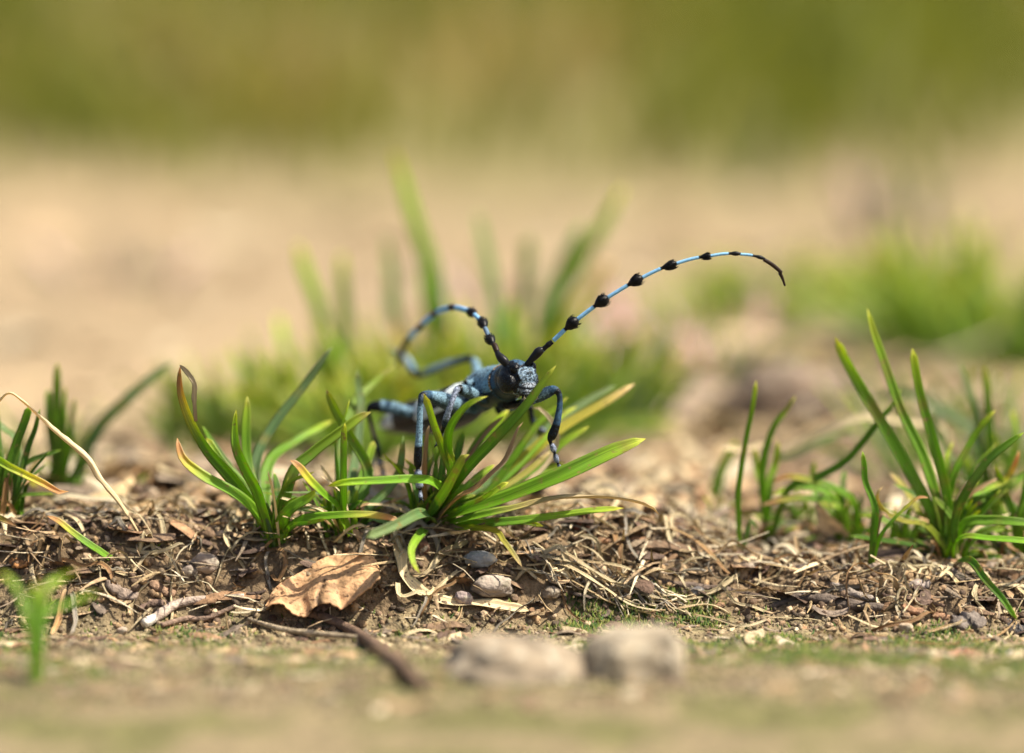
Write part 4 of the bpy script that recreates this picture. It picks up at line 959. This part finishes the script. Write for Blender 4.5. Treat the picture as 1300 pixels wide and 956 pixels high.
chip('leaf_fragment', 'brown leaf lying blurred behind the central litter', 'leaf', [(790, 700), (825, 694), (868, 702)], 24, (.24, .18, .12), seed=11, thick=.05)
chip('leaf_fragment', 'orange-brown blurred leaf beyond the drooping blade tip', 'leaf', [(750, 690), (785, 694), (820, 690)], 10, (.45, .24, .13), seed=12, thick=.02, mat=M_LEAF)
chip('bark_flake', 'long dark stick fragment right of the fibre bundle', 'bark', [(800, 740), (860, 745), (920, 756), (975, 764)], 9, (.15, .11, .085), seed=13, thick=.07)
chip('bark_flake', 'grey flat chip behind the bark strip', 'bark', [(1055, 748), (1085, 756), (1110, 764)], 14, (.30, .25, .21), seed=15)
chip('bark_flake', 'dark chip at the right edge of the litter', 'bark', [(1278, 790), (1295, 797), (1312, 800)], 24, (.11, .10, .10), seed=16, thick=.1)
chip('leaf_fragment', 'pale curled leaf fragment at the foot of the tall shoot', 'leaf', [(1190, 690), (1168, 700), (1150, 712)], 16, (.48, .38, .24), seed=17, thick=.02, mat=M_LEAF)
chip('leaf_fragment', 'large pale blurred dead leaf behind the drooping blade', 'leaf', [(762, 590), (790, 610), (800, 640)], 26, (.55, .44, .32), seed=20, thick=.02, mat=M_LEAF)
chip('leaf_fragment', 'pale blurred dead leaf far behind at centre right', 'leaf', [(825, 500), (850, 520), (880, 540)], 46, (.60, .46, .34), seed=21, thick=.03, mat=M_LEAF)
chip('bark_flake', 'dark blurred flake behind the left tuft', 'bark', [(205, 652), (250, 655), (320, 657)], 13, (.12, .10, .09), seed=22, thick=.08)
chip('leaf_fragment', 'pale blurred leaf scrap left of the left tuft foot', 'leaf', [(240, 668), (265, 676), (290, 680)], 14, (.5, .36, .24), seed=23, thick=.02, mat=M_LEAF)

# dark twig bits standing behind the fibre bundle
for lb, pp in (('dark brown broken twig standing right of the central tuft', [(735, 706, 40.3, .05), (738, 690, 40.35, .06), (746, 672, 40.4, .045), (748, 655, 40.45, .02)]), ('dark brown leaning twig beside the standing broken one', [(705, 708, 40.3, .04), (722, 690, 40.4, .045), (733, 668, 40.4, .03), (742, 655, 40.4, .012)])):
    r4 = cr([tuple(P(a, b, d))+(r,) for a, b, d, r in pp], 22)
    V, Fq, Cc = tubev(r4[:, :3], r4[:, 3]*np.array([random.uniform(.6, 1.35) for _ in range(22)]), [(.10*random.uniform(.6, 1.6), .055, .035, 0) for _ in range(22)], 8)
    o = mesh_obj('broken_twig', V, Fq, Cc, M_CHIP); recentre(o, r4[0][:3]); tag(o, lb, 'twig')

# sticks
def stick(label, pts, rads, col, seed=0, col2=None, lift=.02):
    g = [G(a, b, lift+.02) for a, b in pts]
    for p, r in zip(g, rads): p.z += r*.6
    r4 = cr([tuple(p)+(r,) for p, r in zip(g, rads)], 50)
    wob = np.array([noise.noise(Vector((i*.22, seed, 0))) for i in range(50)])
    cols = [tuple(hx(col if (col2 is None or i > 6) else col2, 1+.3*noise.noise(Vector((i*.4, seed+5, 1)))))+(0,) for i in range(50)]
    V, Fq, Cc = tubev(r4[:, :3], r4[:, 3]*(1+.22*wob), cols, 14)
    o = mesh_obj('stick', V, Fq, Cc, M_CHIP); recentre(o, g[0]); return tag(o, label, 'stick')
stick('smooth pinkish-grey stick with pale end lying left of the brown leaf', [(182, 799), (200, 790), (225, 777), (262, 772), (310, 769)], [.05, .055, .05, .042, .03], (.42, .33, .27), 1, (.75, .68, .58))
stick('thin brown stick running under the pinkish-grey one', [(205, 803), (235, 795), (262, 790), (300, 781)], [.025, .03, .03, .02], (.22, .15, .11), 2)
stick('blurred brown stick running down to the bottom edge below the leaf', [(366, 782), (410, 793), (450, 808), (485, 835), (515, 860), (535, 880)], [.035, .05, .06, .065, .065, .05], (.17, .11, .075), 3)
stick('blurred thin pale stick lying left of the foreground brown one', [(315, 792), (360, 806), (420, 812), (470, 818)], [.02, .03, .03, .02], (.38, .30, .2), 4)

# brown leaf ------------------------------------------------------
up = [(338, 769), (344, 753), (357, 740), (372, 731), (389, 722), (405, 711), (421, 705), (445, 702), (465, 703), (477, 710), (482, 722)]
lo = [(338, 770), (350, 765), (361, 768), (374, 780), (390, 782), (399, 770), (418, 766), (434, 773), (448, 762), (463, 751), (482, 733)]
nu, nv = 60, 26
upc = cr([(a, b, 0) for a, b in up], nu); loc_ = cr([(a, b, 0) for a, b in lo], nu)
for i in range(4, nu-2): loc_[i, 1] += 3.2*noise.noise(Vector((i*.55, 3, 1)))+1.5*noise.noise(Vector((i*1.7, 5, 1))); upc[i, 1] += 1.5*noise.noise(Vector((i*.8, 9, 1)))
def _lg(i, j):
    i = min(i, nu-1); v = min(j, nv-1)/(nv-1); px = upc[i, 0]*(1-v)+loc_[i, 0]*v; py = upc[i, 1]*(1-v)+loc_[i, 1]*v
    return 0.0 if False else G(px, py).y+40
LG0 = np.array([[_lg(i, j) for j in range(0, nv+3, 4)] for i in range(0, nu+3, 4)])
def DGf(i, j):
    a, b = i/4, j/4; ia, ib = min(int(a), LG0.shape[0]-2), min(int(b), LG0.shape[1]-2); fa, fb = a-ia, b-ib
    return (LG0[ia, ib]*(1-fa)+LG0[ia+1, ib]*fa)*(1-fb)+(LG0[ia, ib+1]*(1-fa)+LG0[ia+1, ib+1]*fa)*fb
V = []; Cc = []
for i in range(nu):
    for j in range(nv):
        v = j/(nv-1); px = upc[i, 0]*(1-v)+loc_[i, 0]*v; py = upc[i, 1]*(1-v)+loc_[i, 1]*v
        D = 39.95-.78*v - .10*math.sin(math.pi*v)
        u = i/(nu-1)
        bump_ = .014*noise.noise(Vector((u*5, v*3, 2)))+.02*noise.noise(Vector((u*14, v*8, 5)))
        rib = math.exp(-((v-.62+.1*u)/.035)**2)*.035+math.exp(-((v-.30-.25*abs(u-.45))/.03)**2)*.02
        crack = math.exp(-((u-.50-.04*math.sin(v*5))/.016)**2)*(1 if v > .45 else 0)*.05
        Dg = DGf(i, j); q = P(px, py, min(D, Dg-.10)+bump_-rib*.5+crack*1.2); V.append(tuple(q))
        k = 1+.3*noise.noise(Vector((u*6, v*5, 9)))+.35*noise.noise(Vector((u*30, v*16, 4)))-.35*max(0, 1-abs(((u*6+v*2.2) % 1)-.5)/.05)*(v > .3)-min(.75, crack*16)-rib*6
        Cc.append((.62*k, .37*k, .19*k, 1))
Fq = [(i*nv+j, i*nv+j+1, (i+1)*nv+j+1, (i+1)*nv+j) for i in range(nu-1) for j in range(nv-1)]
leaf = mesh_obj('dead_leaf', V, Fq, Cc, M_LEAF); sm = leaf.modifiers.new('thickness', 'SOLIDIFY'); sm.thickness = .012
recentre(leaf, tuple(P(410, 750, 39.5))); tag(leaf, 'large dry brown leaf with a crack and torn lower edge', 'leaf')

# stones -----------------------------------------------------------
def on_ground(px, D, up=0.0):
    q = P(px, 500, D); return Vector((q.x, q.y, TZ(q.x, q.y)+up))
stone('stone', on_ground(650, 35.8, -.06), (.74, .55, .46), (.27, .215, .15), 'large rounded tan stone blurred in the foreground left of the squarish one', seed=3, rough=.16, facet=2.2)
stone('stone', on_ground(808, 35.8, .0), (.46, .40, .52), (.31, .255, .18), 'squarish flat-topped pale stone blurred in the foreground', seed=5, rough=.14, facet=3.4, cut=.86, rz=.2)
stone('rock', on_ground(1005, 50.0, .22), (1.15, .7, .64), (.17, .12, .085), 'large pinkish-brown rock blurred in the background behind the right sprouts', 'rock', seed=8, rough=.2)  # base colour darkened to stand in for shade on the rock
stone('rock', on_ground(880, 52.0, .1), (.6, .5, .24), (.33, .25, .19), 'pale low rock blurred left of the pinkish-brown one', 'rock', seed=9, rough=.2, sub=ICO2)
def peb(px, py, wpx, hpx, col, label, seed, facet=2.3):
    g = G(px, py+hpx*.35); r = wpx/FPX*(g.y+40)/2; h = hpx/FPX*(g.y+40)/2
    return stone('pebble', g+Vector((0, 0, h*.55)), (r, r*.7, h), col, label, 'pebble', seed=seed, sub=ico3, rough=.25, facet=facet)
ico3 = ico_arrays(4)
peb(625, 743, 52, 26, (.34, .28, .23), 'brown pebble cupped by the thin straw arc', 21, 2.8)
peb(610, 720, 42, 20, (.24, .25, .26), 'blue-grey pebble behind the cupped brown one', 22)
peb(589, 762, 24, 18, (.32, .25, .23), 'small dull pebble left of the cupped brown one', 23)
peb(538, 700, 15, 18, (.20, .10, .06), 'small round dark brown seed-like pebble under the drooping green blade', 24)
peb(700, 752, 22, 16, (.30, .24, .18), 'brown crumb-like pebble under the head of the fibre bundle', 25)
peb(832, 735, 22, 14, (.55, .42, .28), 'small pale blurred pebble above the fibre bundle', 26)
peb(260, 710, 36, 26, (.33, .26, .21), 'grey-brown pebble left of the curled straw ribbon', 27)
peb(885, 752, 22, 12, (.14, .13, .13), 'dark pebble right of the pale arched straw', 28)
peb(1112, 715, 20, 14, (.40, .3, .22), 'tan pebble at the foot of the short green shoot', 29)
peb(950, 720, 26, 14, (.30, .22, .16), 'brown pebble below the pale flat straw', 30)
peb(1283, 828, 14, 10, (.8, .75, .68), 'tiny white pebble near the lower right corner', 31)
peb(155, 800, 14, 10, (.62, .48, .36), 'tiny pale pebble left of the pinkish-grey stick', 32)
peb(1150, 800, 20, 14, (.42, .32, .22), 'sandy pebble on the soil below the bark slivers', 33)
peb(240, 735, 22, 16, (.20, .16, .13), 'dark clod above the pinkish-grey stick', 34)

# ------------------------------------------------------------------ uncountable litter, crumbs, fibres, moss
def stuff_mesh(name, Vs, Fs, Cs, mat, label, cat, smooth=False):
    o = mesh_obj(name, np.concatenate(Vs), np.concatenate(Fs), np.concatenate(Cs), mat, smooth=smooth); o['kind'] = 'stuff'; tag(o, label, cat); return o
def rotm(n):
    q = RS.normal(size=(n, 4)); q /= np.linalg.norm(q, axis=1)[:, None]; a, b, c, d = q.T
    return np.stack([np.stack([1-2*(c*c+d*d), 2*(b*c-a*d), 2*(b*d+a*c)], -1), np.stack([2*(b*c+a*d), 1-2*(b*b+d*d), 2*(c*d-a*b)], -1), np.stack([2*(b*d-a*c), 2*(c*d+a*b), 1-2*(b*b+c*c)], -1)], 1)
def crumbs(n, xr, yfun, size, palette, flat=(1, .8, .6), base=ICO1, sink=.1):
    v, f = base; x = RS.uniform(*xr, n); y = yfun(n)-ledge(x)*ss(2, 0, yfun(n))*.8; z = terrain(x, y)
    s = size[0]+(size[1]-size[0])*RS.rand(n)**3
    R = rotm(n); vv = v[None]*(1+.45*(RS.rand(n, len(v), 1)-.5))*np.array(flat)
    vv = np.einsum('nij,nkj->nki', R, vv)*s[:, None, None]
    vv += np.stack([x, y, z+s*sink], -1)[:, None, :]
    ff = f[None]+(np.arange(n)*len(v))[:, None, None]
    pal = np.array(palette); c = pal[RS.randint(len(pal), size=n)]*RS.uniform(.65, 1.3, (n, 1))
    cc = np.concatenate([np.repeat(c[:, None], len(v), 1), np.ones((n, len(v), 1))], -1)
    return vv.reshape(-1, 3), ff.reshape(-1, f.shape[1]), cc.reshape(-1, 4)
soilp = [(.26, .17, .10), (.36, .24, .13), (.15, .10, .065), (.26, .19, .12), (.38, .28, .18), (.09, .065, .045), (.12, .08, .055)]
a = crumbs(9000, (-6.4, 6.4), lambda n: -.85+2.45*RS.rand(n)**.8, (.010, .075), soilp)
b = crumbs(2600, (-7.5, 7.5), lambda n: RS.uniform(1.4, 9, n), (.03, .16), soilp+[(.5, .38, .26)]*3)
c_ = crumbs(18000, (-6.2, 6.2), lambda n: -.6-5.5*RS.rand(n)**1.2, (.006, .045), [(.30, .235, .14), (.25, .195, .11), (.38, .30, .19), (.19, .15, .09)])
def join(*parts):
    V = []; F_ = []; C_ = []; k = 0
    for v, f, c in parts: V.append(v); F_.append(f+k); C_.append(c); k += len(v)
    return V, F_, C_
def fibres(n):
    Vf, Ff, Cf = [], [], []; k = 0
    for i in range(n):
        t0 = random.random(); px = 668+t0*190; py = 716+t0*58+random.gauss(0, 7); L_ = random.uniform(20, 60); an = .38+random.gauss(0, .35)
        g = [G(px+L_*u*math.cos(an), py+L_*u*math.sin(an)+random.uniform(-2, 2), .03+random.random()*.13*(1-t0*.6)) for u in (-.5, -.15, .2, .5)]
        q = cr([tuple(a) for a in g], 9); r = random.uniform(.005, .012)
        col = hx(random.choice([STRAW, TAN, (.7, .6, .42), GREYB]), random.uniform(.7, 1.15))
        V, F0, C0 = tubev(q, [r]*9, [tuple(col)]*9, 4)
        Vf += V; Cf += C0; Ff += [tuple(a+k for a in f) for f in F0]; k = len(Vf)
    o = mesh_obj('fine_fibres', Vf, Ff, Cf, M_CHIP); o['kind'] = 'stuff'; tag(o, 'tangle of fine dry fibres lying across the litter right of the tuft', 'dry fibres')
fibres(110)
def tangle(n, xr, yf, rr, lr, name, label, seed=3):
    r = random.Random(seed); Vf, Ff, Cf, UVf = [], [], [], []; k = 0
    for i in range(n):
        x0 = r.uniform(*xr); y0 = yf(r); y0 -= float(ledge(x0))*(.8 if y0 < .8 else 0); L_ = lr[0]+(lr[1]-lr[0])*r.random()**1.6; a = r.uniform(0, 6.283); curl = r.gauss(0, 2.2)/1.0; pts = []
        x, y = x0, y0; m = 7; hi = r.uniform(.02, .16)
        for j in range(m):
            u = j/(m-1); pts.append((x, y, TZ(x, y)+.02+hi*math.sin(math.pi*u)*r.uniform(.7, 1.1)+(r.random() < .1)*.06)); x += math.cos(a)*L_/m; y += math.sin(a)*L_/m*.8; a += curl/m+r.gauss(0, .25)
        nn = 12; wd = r.uniform(*rr); col = hx(r.choice([STRAW, STRAW, TAN, (.72, .62, .43), GREYB, BROWN]), r.uniform(.7, 1.15))
        V, F0, C0, U0 = ribbon(pts, np.full(nn, wd)*(1+.4*np.array([noise.noise(Vector((q*.6, i, 1))) for q in range(nn)])), np.tile(col, (nn, 1)), r.uniform(-1, 1), r.uniform(.2, .8), thick=.25, n=nn, twist=r.gauss(0, 1.6), hint=(0, -.5, .85), seed=i)
        Vf += V; Cf += C0; UVf += U0; Ff += [tuple(q+k for q in f) for f in F0]; k = len(Vf)
    o = mesh_obj(name, Vf, Ff, Cf, M_STRAW, UV=UVf); o['kind'] = 'stuff'; tag(o, label, 'dry straw')
tangle(420, (-6.3, 6.3), lambda r: -.45+r.random()**.8*1.5, (.015, .06), (.25, 1.3), 'straw_tangle', 'tangle of curled dry straw lying over the dark litter')
tangle(160, (-7, 7), lambda r: r.uniform(1.0, 6.5), (.04, .11), (.5, 2.0), 'straw_tangle', 'blurred loose straw on the ground behind the tufts', 5)
tangle(70, (-5.5, 5.5), lambda r: r.uniform(-4.5, -.8), (.012, .035), (.2, .9), 'straw_tangle', 'scattered bits of straw on the mossy soil in front', 8)
stuff_mesh('soil_crumbs', *join(a, b, c_), M_CHIP, 'brown soil crumbs and grit scattered through the litter', 'soil crumbs')

def flakes(n, xr, yfun, ln, palette, aspect=(.2, .7), lift=.03, tilt=.5):
    """thin irregular bent flakes: 5 stations x 2 x 2 faces"""
    x = RS.uniform(*xr, n); y = yfun(n); y = y-ledge(x)*ss(2, 0, y)*.8; z = terrain(x, y)+lift*RS.rand(n)
    l = ln[0]+(ln[1]-ln[0])*RS.rand(n)**2; w_ = l*RS.uniform(*aspect, n)*.5
    az = RS.uniform(0, 2*math.pi, n); el = RS.normal(0, tilt*.5, n); ro = RS.normal(0, tilt, n)
    d = np.stack([np.cos(az)*np.cos(el), np.sin(az)*np.cos(el), np.sin(el)], -1)
    s = np.stack([-np.sin(az)*np.cos(ro), np.cos(az)*np.cos(ro), np.sin(ro)], -1)
    u = np.cross(d, s); m = 6
    t = np.linspace(-.5, .5, m); vs = []
    bend = RS.normal(0, .35, n); sb = RS.normal(0, .35, n)
    for side in (1, -1):
        for i in range(m):
            pw = (1-abs(t[i]*2)**2.5)*.8+.2
            cen = np.stack([x, y, z], -1)+d*(l*t[i])[:, None]+u*(bend*l*(t[i]**2*-1.0)+bend*l*.1)[:, None]+s*(sb*l*t[i]**2)[:, None]
            for e in (-1, 0, 1):
                if side < 0: e = -e
                off = s*(e*w_*pw*(1+.3*(RS.rand(n)-.5)))[:, None]+u*((1-abs(e))*w_*.3)[:, None]
                vs.append(cen+off-u*(.006 if side < 0 else 0))
    vs = np.stack(vs, 1)
    f = []
    for i in range(m-1):
        for e in range(2):
            f.append((i*3+e, i*3+e+1, (i+1)*3+e+1, (i+1)*3+e))
            k = m*3; f.append((k+i*3+e, k+i*3+e+1, k+(i+1)*3+e+1, k+(i+1)*3+e))
    f = np.array(f); ff = f[None]+(np.arange(n)*m*6)[:, None, None]
    pal = np.array(palette); c = pal[RS.randint(len(pal), size=n)]*RS.uniform(.6, 1.2, (n, 1))
    cc = np.concatenate([np.repeat(c[:, None], m*6, 1), np.ones((n, m*6, 1))], -1)
    return vs.reshape(-1, 3), ff.reshape(-1, 4), cc.reshape(-1, 4)
litp = [(.26, .16, .09), (.38, .25, .14), (.16, .10, .07), (.44, .31, .18), (.34, .20, .11), (.22, .17, .13), (.20, .13, .08), (.12, .08, .06)]
strawp = [(.55, .44, .27), (.45, .33, .18), (.62, .52, .36), (.34, .24, .14), (.26, .20, .14)]
fy = lambda n: -.7+2.2*RS.rand(n)**.75
F1 = flakes(620, (-6.4, 6.4), fy, (.10, .62), litp, lift=.04, tilt=.4)
F2 = flakes(1500, (-6.4, 6.4), fy, (.15, 1.3), strawp, (.015, .07), lift=.05, tilt=.35)
F3 = flakes(1300, (-7.5, 7.5), lambda n: RS.uniform(1.3, 7, n), (.15, 1.3), litp+strawp*4, (.04, .35), lift=.10)
F4 = flakes(1500, (-6, 6), lambda n: -.8-5*RS.rand(n)**1.4, (.04, .5), litp+strawp, (.04, .5), lift=.01, tilt=.15)
F5 = flakes(700, (-14, 14), lambda n: RS.uniform(6, 42, n), (.2, 1.5), strawp+[(.5, .36, .22)]*3, (.1, .6), lift=.05, tilt=.3)
F6 = flakes(260, (2.5, 6.5), lambda n: RS.uniform(8, 20, n), (.6, 2.4), strawp, (.05, .15), lift=.3, tilt=.3)
stuff_mesh('leaf_litter', *join(F1, F2, F3, F4, F5, F6), M_CHIP, 'loose dry leaf and straw litter covering the soil', 'leaf litter', smooth=True)

# moss: tiny leafy spikes in patches
n = 60000; x = RS.uniform(-6, 6, n); y = -.45-4.2*RS.rand(n)**1.3-ledge(x)
dens = ss(.50, .66, fbm(x*1.1, y*2.0, 61, 4))*(.35+.65*ss(-.8, .8, x)); keep = RS.rand(n) < dens+.02
x = x[keep]; y = y[keep]; n = len(x); z = terrain(x, y); h = RS.uniform(.02, .075, n); a_ = RS.uniform(0, 6.283, n); r_ = h*.28
p = np.stack([x, y, z-.004], -1); tip = p+np.stack([RS.normal(0, .35, n)*h, RS.normal(0, .35, n)*h, h], -1)
v0 = p+np.stack([np.cos(a_)*r_, np.sin(a_)*r_, 0*r_], -1); v1 = p+np.stack([np.cos(a_+2.1)*r_, np.sin(a_+2.1)*r_, 0*r_], -1); v2 = p+np.stack([np.cos(a_+4.2)*r_, np.sin(a_+4.2)*r_, 0*r_], -1)
V = np.stack([v0, v1, v2, tip], 1).reshape(-1, 3); F = (np.array([[0, 1, 3], [1, 2, 3], [2, 0, 3]])[None]+(np.arange(n)*4)[:, None, None]).reshape(-1, 3)
pal = np.array([(.10, .15, .03), (.16, .20, .04), (.06, .12, .03), (.24, .24, .07)]); c = pal[RS.randint(4, size=n)]
C = np.concatenate([np.repeat(c[:, None], 4, 1), np.ones((n, 4, 1))], -1).reshape(-1, 4)
o = mesh_obj('moss', V, F, C, M_MOSS, smooth=False); o['kind'] = 'stuff'; tag(o, 'low green moss patches on the bare soil in front of the litter', 'moss')

# meadow beyond the bare path
n = 42000; yy = 34+340*RS.rand(n)**1.5; x = RS.uniform(-1, 1, n)*(16+.17*(yy+40)); edge = 44+18*(fbm(x*.07, yy*.03, 91, 2)-.5)+34*(fbm(x*.045+5, yy*.03, 93, 2)-.5)
dn = fbm(x*.06, yy*.035, 131, 3)
keep = (yy > edge)&(RS.rand(n) < (.25+1.1*ss(.35, .6, dn))*(.15+.85*ss(0, 45, yy-edge))); x = x[keep]; y = yy[keep]; dn = dn[keep]; n = len(x)
z = terrain(x, y); grow = ss(36, 70, y); h = RS.uniform(1.8, 4.5, n)*(.45+.55*grow)*(1+.0*y); wd = RS.uniform(.12, .3, n)*(1+y/150)
az = RS.uniform(0, 6.283, n); ln = RS.normal(0, .45, (n, 2))*h[:, None]
pts = []
for t, ww in ((0, .8), (.4, 1), (.75, .7), (1, .05)):
    cen = np.stack([x+ln[:, 0]*t*t, y+ln[:, 1]*t*t, z-.05+h*t], -1); sd_ = np.stack([np.cos(az), np.sin(az), 0*az], -1)*(wd*ww*.5)[:, None]
    pts += [cen-sd_, cen+sd_]
V = np.stack(pts, 1).reshape(-1, 3); F = (np.array([[0, 1, 3, 2], [2, 3, 5, 4], [4, 5, 7, 6]])[None]+(np.arange(n)*8)[:, None, None]).reshape(-1, 4)
col_n = fbm(x*.09+7, y*.03, 171, 2); g1 = np.array((.15, .175, .022)); g2 = np.array((.26, .25, .075)); g3 = np.array((.50, .38, .21))
c = mixc(np.tile(g1, (n, 1)), np.tile(g2, (n, 1)), ss(.50, .80, col_n)); c = mixc(c, np.tile(g3, (n, 1)), ss(.72, .86, col_n+RS.normal(0, .14, n)))*RS.uniform(.75, 1.2, (n, 1))
C = np.concatenate([np.repeat(c[:, None], 8, 1), np.ones((n, 8, 1))], -1).reshape(-1, 4)
o = mesh_obj('meadow_grass', V, F, C, M_FARGRASS, smooth=False); o['kind'] = 'stuff'; tag(o, 'out-of-focus green and straw meadow grass beyond the bare path', 'grass')
